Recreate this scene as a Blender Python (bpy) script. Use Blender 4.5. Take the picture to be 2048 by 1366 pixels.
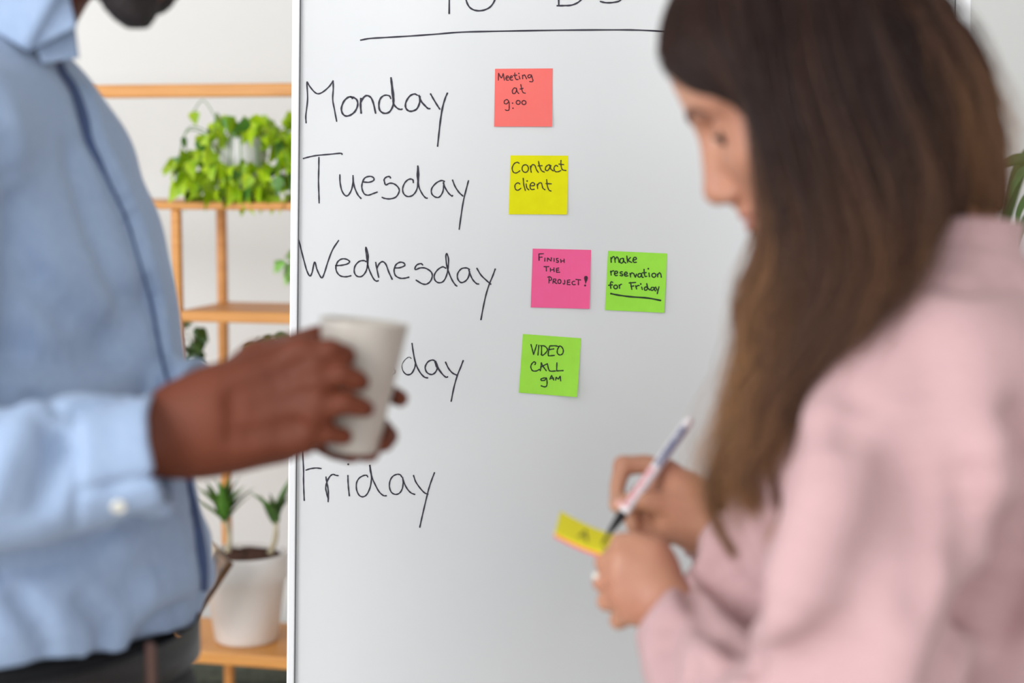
import bpy, bmesh, math, random
import numpy as np
import openvdb as vdb
from mathutils import Vector, Matrix

# ------------------------------------------------------------------ camera, world, lights
for o in list(bpy.data.objects):
    bpy.data.objects.remove(o)
scene = bpy.context.scene
COL = scene.collection
F = 3527.0                      # focal length in photo pixels (2048 wide)
PITCH = math.radians(6.0)
CAM = np.array([0.0, 0.0, 1.42])
FWD = np.array([0.0, math.cos(PITCH), -math.sin(PITCH)])
UPV = np.array([0.0, math.sin(PITCH), math.cos(PITCH)])
BD = 2.3                        # distance to the whiteboard

cam_data = bpy.data.cameras.new('camera')
cam = bpy.data.objects.new('camera', cam_data)
COL.objects.link(cam)
cam.location = CAM
cam.rotation_euler = (math.radians(90) - PITCH, 0, 0)
cam_data.sensor_width = 36.0
cam_data.lens = F / 2048 * 36.0
cam_data.clip_start = 0.05
cam_data.dof.use_dof = True
cam_data.dof.focus_distance = BD
cam_data.dof.aperture_fstop = 2.35
scene.camera = cam
scene.view_settings.view_transform = 'Standard'
scene.view_settings.look = 'None'
scene.view_settings.exposure = 0.0
scene.view_settings.gamma = 1.0
scene.view_settings.use_curve_mapping = False

w = bpy.data.worlds.new('world')
scene.world = w
w.use_nodes = True
w.node_tree.nodes['Background'].inputs[0].default_value = (0.94, 0.97, 1.0, 1)
w.node_tree.nodes['Background'].inputs[1].default_value = 0.95


def area_light(name, loc, target, sx, sy, power, color):
    d = bpy.data.lights.new(name, 'AREA')
    d.shape = 'RECTANGLE'
    d.size, d.size_y, d.energy, d.color = sx, sy, power, color
    o = bpy.data.objects.new(name, d)
    COL.objects.link(o)
    o.location = loc
    o.rotation_euler = (Vector(target) - Vector(loc)).to_track_quat('-Z', 'Y').to_euler()
    return o


area_light('window_light', (-2.5, -0.6, 2.0), (0.2, 2.6, 1.1), 1.8, 1.8, 92, (0.985, 0.99, 1.0))
area_light('window_light_side', (-2.6, 2.2, 1.3), (0.0, 3.2, 0.9), 1.2, 1.6, 8, (0.985, 0.99, 1.0))
area_light('fill_light_rear', (0.5, -2.3, 2.0), (0.1, 2.3, 1.0), 2.6, 1.6, 36, (0.96, 0.98, 1.0))  # added fill from behind the camera to brighten shirt and board


# ------------------------------------------------------------------ helpers
def c(px, py, d):
    """photo pixel at depth d -> camera-frame metres (x right, y up, depth)"""
    return np.array([(px - 1024.0) * d / F, (683.0 - py) * d / F, d])


def to_world(p):
    p = np.asarray(p, dtype=float)
    return CAM + np.outer(np.atleast_2d(p)[:, 0], [1, 0, 0]) + np.outer(np.atleast_2d(p)[:, 1], UPV) + np.outer(np.atleast_2d(p)[:, 2], FWD)


def P(px, py, d):
    return Vector(to_world(c(px, py, d))[0])


def from_world(p):
    q = np.asarray(p, float) - CAM
    return np.array([q[0], q @ UPV, q @ FWD])


def ray_y(px, py, Y):
    """point on the pixel's sight line where world y = Y"""
    v = FWD + (px - 1024) / F * np.array([1, 0, 0]) + (683 - py) / F * UPV
    return Vector(CAM + v * (Y / v[1]))


def srgb(r, g, b):
    f = lambda v: ((v / 255 + 0.055) / 1.055) ** 2.4 if v / 255 > 0.04045 else v / 255 / 12.92
    return (f(r), f(g), f(b), 1)


def mat(name, col, rough=0.6, metal=0.0, col2=None, scale=20.0, detail=3.0, bump=0.0, bscale=200.0, sub=0.0, subc=None, stretch=None,
        spec=0.5, coat=0.0, trans=0.0, sheen=0.0, lo=0.35, hi=0.65):
    m = bpy.data.materials.new(name)
    m.use_nodes = True
    nt = m.node_tree
    b = nt.nodes['Principled BSDF']
    b.inputs['Base Color'].default_value = col
    b.inputs['Roughness'].default_value = rough
    b.inputs['Metallic'].default_value = metal
    b.inputs['Specular IOR Level'].default_value = spec
    b.inputs['Coat Weight'].default_value = coat
    b.inputs['Sheen Weight'].default_value = sheen
    if sub:
        b.inputs['Subsurface Weight'].default_value = sub
        b.inputs['Subsurface Radius'].default_value = subc or (1, .3, .15)
        b.inputs['Subsurface Scale'].default_value = 0.008
    tc = nt.nodes.new('ShaderNodeTexCoord')
    mp = nt.nodes.new('ShaderNodeMapping')
    nt.links.new(tc.outputs['Object'], mp.inputs[0])
    if stretch:
        mp.inputs['Scale'].default_value = stretch
    if col2:
        n = nt.nodes.new('ShaderNodeTexNoise')
        n.inputs['Scale'].default_value = scale
        n.inputs['Detail'].default_value = detail
        r = nt.nodes.new('ShaderNodeValToRGB')
        r.color_ramp.elements[0].position, r.color_ramp.elements[1].position = lo, hi
        r.color_ramp.elements[0].color, r.color_ramp.elements[1].color = col, col2
        nt.links.new(mp.outputs[0], n.inputs['Vector'])
        nt.links.new(n.outputs['Fac'], r.inputs[0])
        nt.links.new(r.outputs[0], b.inputs['Base Color'])
    if bump:
        n2 = nt.nodes.new('ShaderNodeTexNoise')
        n2.inputs['Scale'].default_value = bscale
        bp = nt.nodes.new('ShaderNodeBump')
        bp.inputs['Strength'].default_value = bump
        bp.inputs['Distance'].default_value = 0.002
        nt.links.new(mp.outputs[0], n2.inputs['Vector'])
        nt.links.new(n2.outputs['Fac'], bp.inputs['Height'])
        nt.links.new(bp.outputs[0], b.inputs['Normal'])
    return m


def mesh_obj(name, verts, faces, m=None, parent=None, smooth=False, label=None, kind=None, world=True):
    me = bpy.data.meshes.new(name)
    me.from_pydata([tuple(v) for v in verts], [], [tuple(f) for f in faces])
    me.update()
    if smooth:
        me.shade_smooth()
    if m:
        me.materials.append(m)
    o = bpy.data.objects.new(name, me)
    COL.objects.link(o)
    if parent:
        attach(o, parent)
    if label:
        o['label'] = label
    if kind:
        o['kind'] = kind
    return o


def attach(o, parent):
    """verts are in world space: keep them there under a translated parent"""
    o.parent = parent
    o.matrix_parent_inverse = parent.matrix_world.inverted() if parent.matrix_world != Matrix.Identity(4) else Matrix.Translation(-world_loc(parent))


def world_loc(o):
    v = Vector(o.location)
    return v


def bm_obj(name, bm, m, parent=None, smooth=False, label=None, kind=None):
    me = bpy.data.meshes.new(name)
    bm.to_mesh(me)
    bm.free()
    if smooth:
        me.shade_smooth()
    if m:
        me.materials.append(m)
    o = bpy.data.objects.new(name, me)
    COL.objects.link(o)
    if parent:
        attach(o, parent)
    if label:
        o['label'] = label
    if kind:
        o['kind'] = kind
    return o


def thing(name, label, cat, loc=(0, 0, 0), group=None):
    o = bpy.data.objects.new(name, None)
    o.empty_display_size = 0.05
    COL.objects.link(o)
    o.location = loc
    tag(o, label, cat, group)
    return o


def tag(o, label, cat, group=None):
    o['label'] = label
    o['category'] = cat
    if group:
        o['group'] = group
    return o


def catmull(pts, n=8):
    pts = [np.asarray(p, float) for p in pts]
    if len(pts) < 3:
        return [pts[0] + (pts[-1] - pts[0]) * i / n for i in range(n + 1)]
    out = []
    q = [2 * pts[0] - pts[1]] + pts + [2 * pts[-1] - pts[-2]]
    for i in range(1, len(q) - 2):
        p0, p1, p2, p3 = q[i - 1], q[i], q[i + 1], q[i + 2]
        for j in range(n):
            t = j / n
            out.append(0.5 * ((2 * p1) + (-p0 + p2) * t + (2 * p0 - 5 * p1 + 4 * p2 - p3) * t * t + (-p0 + 3 * p1 - 3 * p2 + p3) * t ** 3))
    out.append(pts[-1])
    return out


def box(bm, M, sx, sy, sz, bevel=0.0):
    r = bmesh.ops.create_cube(bm, size=1.0)
    vs = r['verts']
    bmesh.ops.scale(bm, vec=(sx, sy, sz), verts=vs)
    if bevel:
        es = list({e for v in vs for e in v.link_edges})
        rb = bmesh.ops.bevel(bm, geom=es, offset=bevel, segments=2, affect='EDGES', profile=0.5)
        vs = list({v for v in rb['verts']} | {v for v in vs if v.is_valid})
    bmesh.ops.transform(bm, matrix=M, verts=vs)


def tube(pts, rad, n=8, cap=True):
    """verts, faces of a round tube along world points; rad scalar or list"""
    V, Fc = [], []
    pts = [Vector(p) for p in pts]
    ref = Vector((0.13, 0.97, 0.21))
    for i, p in enumerate(pts):
        t = (pts[min(i + 1, len(pts) - 1)] - pts[max(i - 1, 0)]).normalized()
        a = t.cross(ref).normalized()
        b = t.cross(a)
        r = rad[i] if hasattr(rad, '__len__') else rad
        for k in range(n):
            an = 2 * math.pi * k / n
            V.append(p + a * math.cos(an) * r + b * math.sin(an) * r)
    for i in range(len(pts) - 1):
        for k in range(n):
            k2 = (k + 1) % n
            Fc.append((i * n + k, i * n + k2, (i + 1) * n + k2, (i + 1) * n + k))
    if cap:
        Fc.append(tuple(range(n))[::-1])
        Fc.append(tuple((len(pts) - 1) * n + k for k in range(n)))
    return V, Fc


def lathe(profile, M, n=40):
    V, Fc = [], []
    m = len(profile)
    for k in range(n):
        a = 2 * math.pi * k / n
        for r, z in profile:
            V.append(M @ Vector((r * math.cos(a), r * math.sin(a), z)))
    for k in range(n):
        k2 = (k + 1) % n
        for i in range(m - 1):
            Fc.append((k * m + i, k2 * m + i, k2 * m + i + 1, k * m + i + 1))
    return V, Fc


# ------------------------------------------------------------------ signed distance sculpting
class Field:
    def __init__(s, lo, hi, vox):
        s.lo, s.vox = np.array(lo, float), vox
        s.n = np.ceil((np.array(hi) - s.lo) / vox).astype(int) + 1
        s.a = np.full(tuple(s.n), 0.5, np.float32)

    def block(s, lo, hi):
        i0 = np.clip(np.floor((np.asarray(lo) - s.lo) / s.vox).astype(int), 0, s.n)
        i1 = np.clip(np.ceil((np.asarray(hi) - s.lo) / s.vox).astype(int) + 1, 0, s.n)
        sl = tuple(slice(a, b) for a, b in zip(i0, i1))
        ax = [(s.lo[k] + s.vox * np.arange(i0[k], i1[k])).astype(np.float32) for k in range(3)]
        return sl, ax[0][:, None, None], ax[1][None, :, None], ax[2][None, None, :]

    def put(s, fn, lo, hi, k=0.0, op='add'):
        m = max(k, 0.012) + 0.004
        sl, X, Y, Z = s.block(np.asarray(lo) - m, np.asarray(hi) + m)
        a = s.a[sl]
        if a.size == 0:
            return
        b = fn(X, Y, Z)
        if op == 'add':
            r = np.minimum(a, b)
            if k:
                h = np.maximum(k - np.abs(a - b), 0) / k
                r = r - h * h * k * 0.25
        else:
            b = -b
            r = np.maximum(a, b)
            if k:
                h = np.maximum(k - np.abs(a - b), 0) / k
                r = r + h * h * k * 0.25
        s.a[sl] = r

    def cone(s, a, b, ra, rb, k=0.0, op='add'):
        a, b = np.asarray(a, float), np.asarray(b, float)
        ab = b - a
        L = max(ab @ ab, 1e-12)
        R = max(ra, rb)

        def fn(X, Y, Z):
            t = np.clip(((X - a[0]) * ab[0] + (Y - a[1]) * ab[1] + (Z - a[2]) * ab[2]) / L, 0, 1)
            return np.sqrt((X - a[0] - t * ab[0]) ** 2 + (Y - a[1] - t * ab[1]) ** 2 + (Z - a[2] - t * ab[2]) ** 2) - (ra + (rb - ra) * t)
        s.put(fn, np.minimum(a, b) - R, np.maximum(a, b) + R, k, op)

    def chain(s, pts, k=0.0, op='add', smooth=0):
        """pts: (px, py, depth, radius in mm)"""
        if smooth:
            pts = catmull(pts, smooth)
        C3 = [(c(*p[:3]), p[3] / 1000) for p in pts]
        segs = list(zip(C3[:-1], C3[1:]))
        R = max(r for _, r in C3)
        allp = np.array([p for p, _ in C3])

        def fn(X, Y, Z):
            out = None
            for (a, ra), (b, rb) in segs:
                ab = b - a
                L = max(ab @ ab, 1e-12)
                t = np.clip(((X - a[0]) * ab[0] + (Y - a[1]) * ab[1] + (Z - a[2]) * ab[2]) / L, 0, 1)
                d = np.sqrt((X - a[0] - t * ab[0]) ** 2 + (Y - a[1] - t * ab[1]) ** 2 + (Z - a[2] - t * ab[2]) ** 2) - (ra + (rb - ra) * t)
                out = d if out is None else np.minimum(out, d)
            return out
        s.put(fn, allp.min(0) - R, allp.max(0) + R, k, op)

    def ell(s, ctr, axes, rad, k=0.0, op='add'):
        ctr = np.asarray(ctr, float)
        A = np.asarray(axes, float)
        rad = np.asarray(rad, float)
        R = rad.max()

        def fn(X, Y, Z):
            q = 0
            g = 0
            for i in range(3):
                u = ((X - ctr[0]) * A[i][0] + (Y - ctr[1]) * A[i][1] + (Z - ctr[2]) * A[i][2])
                q = q + (u / rad[i]) ** 2
                g = g + (u / rad[i] ** 2) ** 2
            q = np.sqrt(q)
            return q * (q - 1) / np.maximum(np.sqrt(g), 1e-6)
        s.put(fn, ctr - R, ctr + R, k, op)

    def loft(s, rings, k=0.0, p=2.0, op='add'):
        """rings top to bottom: (centre xyz camera frame, half front-back, half width, yaw)"""
        r = sorted([(q[0][1], q[0][0], q[0][2], q[1], q[2], q[3]) for q in rings])
        ys = np.array([q[0] for q in r])
        yy = np.linspace(ys[0], ys[-1], 240)
        vals = []
        for j in range(1, 6):
            vals.append(np.interp(yy, ys, [q[j] for q in r]))
        ker = np.hanning(25); ker /= ker.sum()
        vals = [np.convolve(np.pad(v, 12, mode='edge'), ker, 'valid') for v in vals]
        R = max(vals[2].max(), vals[3].max())

        def fn(X, Y, Z):
            yf = Y.ravel()
            cx, cz, ra, rb, yw = [np.interp(yf, yy, v)[None, :, None].astype(np.float32) for v in vals]
            ca, sa = np.cos(yw), np.sin(yw)
            dx, dz = X - cx, Z - cz
            u = dx * ca - dz * sa
            v = dx * sa + dz * ca
            q = (np.abs(u / ra) ** p + np.abs(v / rb) ** p) ** (1 / p)
            d = (q - 1) * np.minimum(ra, rb)
            cap = np.maximum(yy[0] - Y, Y - yy[-1])
            return np.maximum(d, cap)
        s.put(fn, (vals[0].min() - R, yy[0], vals[1].min() - R), (vals[0].max() + R, yy[-1], vals[1].max() + R), k, op)

    def plane_cut(s, pt, n, lo, hi, k=0.0):
        pt, n = np.asarray(pt, float), np.asarray(n, float) / np.linalg.norm(n)
        s.put(lambda X, Y, Z: -((X - pt[0]) * n[0] + (Y - pt[1]) * n[1] + (Z - pt[2]) * n[2]), lo, hi, k, 'sub')

    def blur(s, lo, hi, it=1):
        lo, hi = np.minimum(lo, hi), np.maximum(lo, hi)
        sl, X, Y, Z = s.block(lo, hi)
        a = s.a[sl].copy()
        for _ in range(it):
            b = a.copy()
            for ax in range(3):
                p = np.pad(b, [(1, 1) if k == ax else (0, 0) for k in range(3)], mode='edge')
                n = b.shape[ax]
                b = (np.take(p, range(0, n), ax) + 2 * np.take(p, range(1, n + 1), ax) + np.take(p, range(2, n + 2), ax)) / 4
            a = b
        w = 1.0
        for ax, g in enumerate((X, Y, Z)):
            d = np.minimum(g - lo[ax], hi[ax] - g)
            w = w * np.clip(d / .01, 0, 1)
        s.a[sl] = s.a[sl] * (1 - w) + a * w

    def hit(s, px, py, default=None):
        d = s.lo[2]
        top = s.lo[2] + (s.n[2] - 1) * s.vox
        while d < top:
            q = c(px, py, d)
            i = np.round((q - s.lo) / s.vox).astype(int)
            if (i >= 0).all() and (i < s.n).all() and s.a[tuple(i)] < 0:
                return d
            d += s.vox
        return default

    def fold(s, pts, op='sub', r=6.0, depth=0.0, k=0.02):
        """crease or ridge lying on the surface; pts (px, py) ; r in mm"""
        q = []
        cp = catmull(pts, 5)
        for i, p in enumerate(cp):
            h = s.hit(p[0], p[1])
            if h is None:
                continue
            t = i / max(len(cp) - 1, 1)
            rr = r * (0.35 + 0.65 * math.sin(math.pi * min(max(t, 0.04), 0.96)))
            off = (-depth * rr if op == 'sub' else depth * rr) / 1000
            q.append((p[0], p[1], h + off, rr))
        if len(q) > 1:
            s.chain(q, k, op)

    def wave(s, fn):
        sl, X, Y, Z = s.block(s.lo, s.lo + s.vox * s.n)
        s.a += fn(X, Y, Z).astype(np.float32)

    def mesh(s, name, m, parent=None, label=None, keep=None):
        bg = 3 * s.vox
        g = vdb.FloatGrid(background=bg)
        a = np.clip(s.a, -bg, bg)
        a[0], a[-1] = bg, bg
        a[:, 0], a[:, -1] = bg, bg
        a[:, :, 0], a[:, :, -1] = bg, bg
        g.copyFromArray(np.ascontiguousarray(a))
        pts, quads = g.convertToQuads(0.0)
        v = to_world(pts.astype(float) * s.vox + s.lo)
        # keep the largest connected pieces only
        nv = len(v)
        lab = np.arange(nv)
        q = quads.astype(np.int64)
        for _ in range(400):
            mn = lab[q].min(axis=1)
            new = lab.copy()
            for j in range(4):
                np.minimum.at(new, q[:, j], mn)
            new = new[new]
            if (new == lab).all():
                break
            lab = new
        u, cnt = np.unique(lab, return_counts=True)
        big = u[cnt >= max(60, 0.02 * nv)] if keep is None else u[np.argsort(-cnt)[:keep]]
        fk = np.isin(lab[q[:, 0]], big)
        q = q[fk]
        used = np.unique(q)
        rm = -np.ones(nv, np.int64); rm[used] = np.arange(len(used))
        v, q = v[used], rm[q][:, ::1]
        me = bpy.data.meshes.new(name)
        me.vertices.add(len(v)); me.vertices.foreach_set('co', v.astype(np.float32).ravel())
        me.loops.add(q.size); me.loops.foreach_set('vertex_index', q.astype(np.int32).ravel())
        me.polygons.add(len(q)); me.polygons.foreach_set('loop_start', np.arange(0, q.size, 4, dtype=np.int32))
        me.update(calc_edges=True)
        me.validate()
        me.shade_smooth()
        me.materials.append(m)
        o = bpy.data.objects.new(name, me)
        COL.objects.link(o)
        if parent:
            attach(o, parent)
        if label:
            o['label'] = label
        return o


# ------------------------------------------------------------------ materials
M_WALL = mat('wall_paint', srgb(229, 230, 229), 0.9, bump=0.05, bscale=300)
M_FLOOR = mat('floor_wood', srgb(176, 170, 162), 0.5, col2=srgb(190, 184, 176), scale=6, stretch=(1, 12, 1))
M_CEIL = mat('ceiling_paint', srgb(240, 240, 238), 0.9)
M_BOARD = mat('whiteboard_enamel', srgb(224, 225, 226), 0.28, spec=0.45, col2=srgb(220, 222, 224), scale=3)
M_ALU = mat('white_aluminium', srgb(238, 239, 241), 0.35, spec=0.5)
M_JOINT = mat('dark_joint', srgb(110, 112, 118), 0.6)
M_INK = mat('marker_ink', srgb(38, 34, 52), 0.55)
M_INK2 = mat('pen_ink', srgb(26, 24, 30), 0.6)
M_INK_RED = mat('ink_on_coral', srgb(72, 10, 28), 0.6)
M_INK_YEL = mat('ink_on_yellow', srgb(62, 58, 12), 0.6)
M_INK_PINK = mat('ink_on_pink', srgb(62, 8, 40), 0.6)
M_INK_GRN = mat('ink_on_green', srgb(14, 50, 16), 0.6)
M_BAMBOO = mat('bamboo_wood', srgb(204, 138, 64), 0.45, col2=srgb(216, 152, 78), scale=8, stretch=(1, 1, 14))
M_POT = mat('white_pot_plastic', srgb(242, 241, 240), 0.4)
M_SOIL = mat('potting_soil', srgb(92, 58, 44), 0.95, col2=srgb(60, 38, 30), scale=90, bump=0.8, bscale=180)
M_LEAF = mat('lime_leaf', srgb(136, 182, 8), 0.5, col2=srgb(184, 208, 18), scale=25)
M_LEAF2 = mat('mid_green_leaf', srgb(70, 118, 34), 0.4, col2=srgb(92, 150, 60), scale=20)
M_LEAF3 = mat('dark_green_leaf', srgb(62, 98, 44), 0.4, col2=srgb(84, 122, 60), scale=20)
M_STEM = mat('pale_plant_stem', srgb(206, 196, 170), 0.7, col2=srgb(180, 168, 138), scale=40)


# ------------------------------------------------------------------ room shell
def slab(name, lo, hi, m, kind='structure'):
    bm = bmesh.new()
    lo, hi = Vector(lo), Vector(hi)
    box(bm, Matrix.Translation((lo + hi) / 2), *(hi - lo))
    return bm_obj(name, bm, m, kind=kind)


WALL_Y = 3.86
slab('floor', (-3.4, -2.6, -0.1), (2.8, WALL_Y, 0.0), M_FLOOR)
slab('ceiling', (-3.4, -2.6, 2.8), (2.8, WALL_Y, 2.9), M_CEIL)
slab('wall_back', (-3.5, WALL_Y, -0.1), (2.9, WALL_Y + 0.1, 2.9), M_WALL)
slab('wall_right', (2.8, -2.6, -0.1), (2.9, WALL_Y, 2.9), M_WALL)
slab('baseboard_back', (-3.4, WALL_Y - 0.015, 0.0), (2.8, WALL_Y, 0.09), M_ALU)

# ------------------------------------------------------------------ whiteboard on its stand
BX0, BX1 = 579.0, 1937.0        # outer edges (at mid height) in photo pixels
LEAN = 0.0085                   # the board hangs a hair out of plumb


def bp(px, py, off=0.0):
    """point on the board face (leaning edge included)"""
    return P(px - (py - 683) * LEAN * 1.0, py, BD - off)


board = thing('whiteboard', 'large white magnetic whiteboard with a handwritten week plan headed to do', 'whiteboard', (0.15, 2.4, 0))


def board_box(name, x0, x1, y0, y1, z0, z1, m, parent=board, bev=0.0, label=None):
    """z0<z1: offsets in front of the face, metres"""
    bm = bmesh.new()
    vs = []
    for z in (z0, z1):
        for x, y in ((x0, y0), (x1, y0), (x1, y1), (x0, y1)):
            vs.append(bm.verts.new(bp(x, y, z)))
    for f in ((0, 1, 2, 3), (7, 6, 5, 4), (0, 4, 5, 1), (1, 5, 6, 2), (2, 6, 7, 3), (3, 7, 4, 0)):
        bm.faces.new([vs[i] for i in f])
    bmesh.ops.recalc_face_normals(bm, faces=bm.faces)
    if bev:
        bmesh.ops.bevel(bm, geom=list(bm.edges), offset=bev, segments=3, affect='EDGES', profile=0.5)
    return bm_obj(name, bm, m, parent, label=label)


BT, BB = -170, 1700
board_box('writing_surface', BX0 + 10, BX1 - 20, BT + 8, BB - 8, -0.016, 0.0, M_BOARD, label='glossy white writing surface')
board_box('frame_rail', BX0, BX0 + 15, BT, BB, -0.02, 0.007, M_ALU, bev=0.002)
board_box('frame_rail', BX1 - 31, BX1, BT, BB, -0.02, 0.007, M_ALU, bev=0.002)
board_box('frame_rail', BX0 + 15.2, BX1 - 31.2, BT, BT + 16, -0.02, 0.007, M_ALU, bev=0.002)
board_box('frame_rail', BX0 + 15.2, BX1 - 31.2, BB - 16, BB, -0.02, 0.007, M_ALU, bev=0.002)
board_box('frame_joint', BX0 + 15.3, BX0 + 17.2, BT + 16, BB - 16, -0.002, 0.0012, M_JOINT)
board_box('frame_joint', BX1 - 33, BX1 - 31.2, BT + 16, BB - 16, -0.002, 0.0012, M_JOINT)
board_box('marker_tray', BX0 + 300, BX1 - 300, BB - 4, BB + 14, 0.0, 0.06, M_ALU, bev=0.002)
# stand: two posts, feet and castors
for px in (BX0 + 90, BX1 - 90):
    top = bp(px, BT + 300, -0.035)
    bot = Vector((top.x, top.y - 0.03, 0.085))
    bm = bmesh.new()
    mid = (top + bot) / 2
    L = (top - bot).length
    M = Matrix.Translation(mid) @ (top - bot).to_track_quat('Z', 'Y').to_matrix().to_4x4()
    box(bm, M, 0.03, 0.03, L, 0.003)
    bm_obj('stand_post', bm, M_ALU, board)
    bm = bmesh.new()
    box(bm, Matrix.Translation((bot.x, bot.y, 0.075)), 0.04, 0.56, 0.03, 0.004)
    ft = bm_obj('stand_foot', bm, M_ALU, board)
    for s in (-0.25, 0.25):
        V, Fc = tube([(bot.x - 0.012, bot.y + s, 0.03), (bot.x + 0.012, bot.y + s, 0.03)], 0.03, 16)
        mesh_obj('castor', V, Fc, M_JOINT, ft, True)


# ---- handwriting
def ribbon(strokes, width, place, name, m, parent, label=None, off=0.0006):
    """strokes: lists of (px,py[,width factor]); place(px,py,off)->world"""
    V, Fc = [], []
    for si, st in enumerate(strokes):
        if len(st) == 1:
            x, y = st[0][:2]
            r = width * 0.75 * (st[0][2] if len(st[0]) > 2 else 1)
            b0 = len(V)
            for k in range(10):
                a = 2 * math.pi * k / 10
                V.append(place(x + r * math.cos(a), y - r * math.sin(a), off))
            Fc.append(tuple(range(b0, b0 + 10)))
            continue
        pts = [np.array([p[0], p[1], p[2] if len(p) > 2 else 1.0], float) for p in st]
        cp = catmull(pts, 7)
        b0 = len(V)
        n = len(cp)
        dirs = []
        for i in range(n):
            t = cp[min(i + 1, n - 1)][:2] - cp[max(i - 1, 0)][:2]
            l = np.hypot(*t)
            dirs.append(t / l if l > 1e-9 else (dirs[-1] if dirs else np.array([1.0, 0])))
        o2 = off + 0.00003 * (si % 7)
        rows = []
        w0 = width / 2
        e = -dirs[0] * w0 * 0.6
        rows.append((cp[0][:2] + e, dirs[0], w0 * 0.55 * cp[0][2]))
        for i in range(n):
            wob = 1 + 0.12 * math.sin(i * 0.9 + si * 2.1 + cp[0][0])
            rows.append((cp[i][:2], dirs[i], w0 * cp[i][2] * wob))
        rows.append((cp[-1][:2] + dirs[-1] * w0 * 0.6, dirs[-1], w0 * 0.55 * cp[-1][2]))
        for q, d, h in rows:
            nn = np.array([-d[1], d[0]])
            for sgn in (1, -1):
                z = q + nn * h * sgn
                V.append(place(z[0], z[1], o2))
        for i in range(len(rows) - 1):
            a = b0 + 2 * i
            Fc.append((a, a + 1, a + 3, a + 2))
    return mesh_obj(name, V, Fc, m, parent, label=label)


def crop(ox, oy, s, strokes):
    return [[(ox + p[0] / s, oy + p[1] / s) + tuple(p[2:]) for p in st] for st in strokes]


def circ(cx, cy, rx, ry=None):
    ry = ry or rx
    return [(cx + rx * math.cos(a), cy - ry * math.sin(a)) for a in [math.radians(100 + 375 * i / 11) for i in range(12)]]


def flat(px, py, off):
    return P(px, py, BD - off)


W_ = 2.9
monday = crop(590, 120, 3.795, [
    [(84, 478), (82, 420), (95, 300), (90, 180), (91, 166)], [(91, 166), (115, 205), (150, 245), (178, 256), (215, 240), (260, 200), (289, 158)],
    [(289, 158), (290, 220), (286, 300), (300, 380), (316, 466)],
    [(437, 293, 1.2), (425, 280, 1.2), (400, 285, 1.2), (370, 315, 1.2), (352, 365, 1.2), (360, 405, 1.2), (385, 425, 1.2), (420, 418, 1.2), (455, 390, 1.2), (475, 345, 1.2), (470, 305, 1.2), (445, 285, 1.2), (420, 280, 1.2)],
    [(500, 290, 1.2), (497, 340, 1.3), (502, 405, 1.2)], [(500, 320, 1.2), (520, 285, 1.2), (545, 270, 1.2), (575, 285, 1.2), (595, 330, 1.2), (612, 405, 1.1)],
    [(727, 293), (715, 272), (680, 268), (650, 290, 1.2), (637, 330, 1.2), (643, 380, 1.2), (675, 404, 1.2), (715, 395, 1.2), (742, 350, 1.2), (747, 300, 1.5), (742, 240, 1.5), (728, 133, 1.1)],
    [(728, 133, 1.2), (736, 200, 1.6), (745, 290, 1.6), (750, 335, 1.2), (775, 365, 1.1), (800, 375, 1.1), (815, 372)],
    [(930, 268), (905, 258, 1.1), (870, 275, 1.2), (842, 320, 1.2), (840, 360, 1.2), (860, 385, 1.2), (890, 388, 1.2), (925, 370, 1.2), (945, 325, 1.2), (948, 275, 1.2)],
    [(940, 268, 1.2), (955, 310, 1.3), (985, 345, 1.2), (1010, 368, 1.1), (1025, 369)],
    [(1028, 256, 1.1), (1050, 295, 1.1), (1080, 345, 1.1), (1100, 374)], [(1157, 250, 1.1), (1140, 290, 1.1), (1120, 360, 1.2), (1105, 450, 1.2), (1092, 560, 1.1), (1082, 656)]])
tuesday = crop(590, 120, 3.795, [
    [(62, 748), (110, 735), (170, 724), (260, 716), (345, 708), (358, 717)], [(181, 738), (180, 820), (178, 920), (181, 1020), (183, 1086)],
    [(340, 870), (342, 930), (355, 990), (380, 1028), (405, 1025), (430, 980), (440, 920), (440, 876)], [(440, 900), (450, 960), (475, 1020), (502, 1052)],
    [(515, 925), (560, 928), (595, 915), (597, 895), (570, 883), (530, 895), (510, 935), (508, 975), (525, 1015), (555, 1026), (590, 1015), (625, 1002)],
    [(725, 897), (718, 885), (695, 888), (677, 905), (680, 930), (690, 948), (720, 935), (755, 942), (785, 970), (790, 1000), (765, 1040), (720, 1054), (680, 1050), (660, 1042)],
    [(898, 932), (893, 908), (865, 905), (835, 930), (817, 975), (825, 1015), (855, 1036), (895, 1025), (925, 980), (935, 910, 1.3), (935, 850, 1.5), (932, 803)],
    [(932, 803), (931, 880, 1.5), (940, 960), (965, 1015), (990, 1045), (1005, 1049)],
    [(1135, 922), (1110, 915), (1070, 935), (1038, 975), (1038, 1015), (1065, 1040), (1095, 1040), (1120, 1005), (1128, 960), (1128, 930)],
    [(1125, 930), (1140, 970), (1165, 1010), (1190, 1032), (1197, 1028)],
    [(1195, 910), (1215, 960), (1245, 1005), (1275, 1033)], [(1317, 915), (1305, 960), (1280, 1060), (1262, 1170), (1246, 1286)]])
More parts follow.
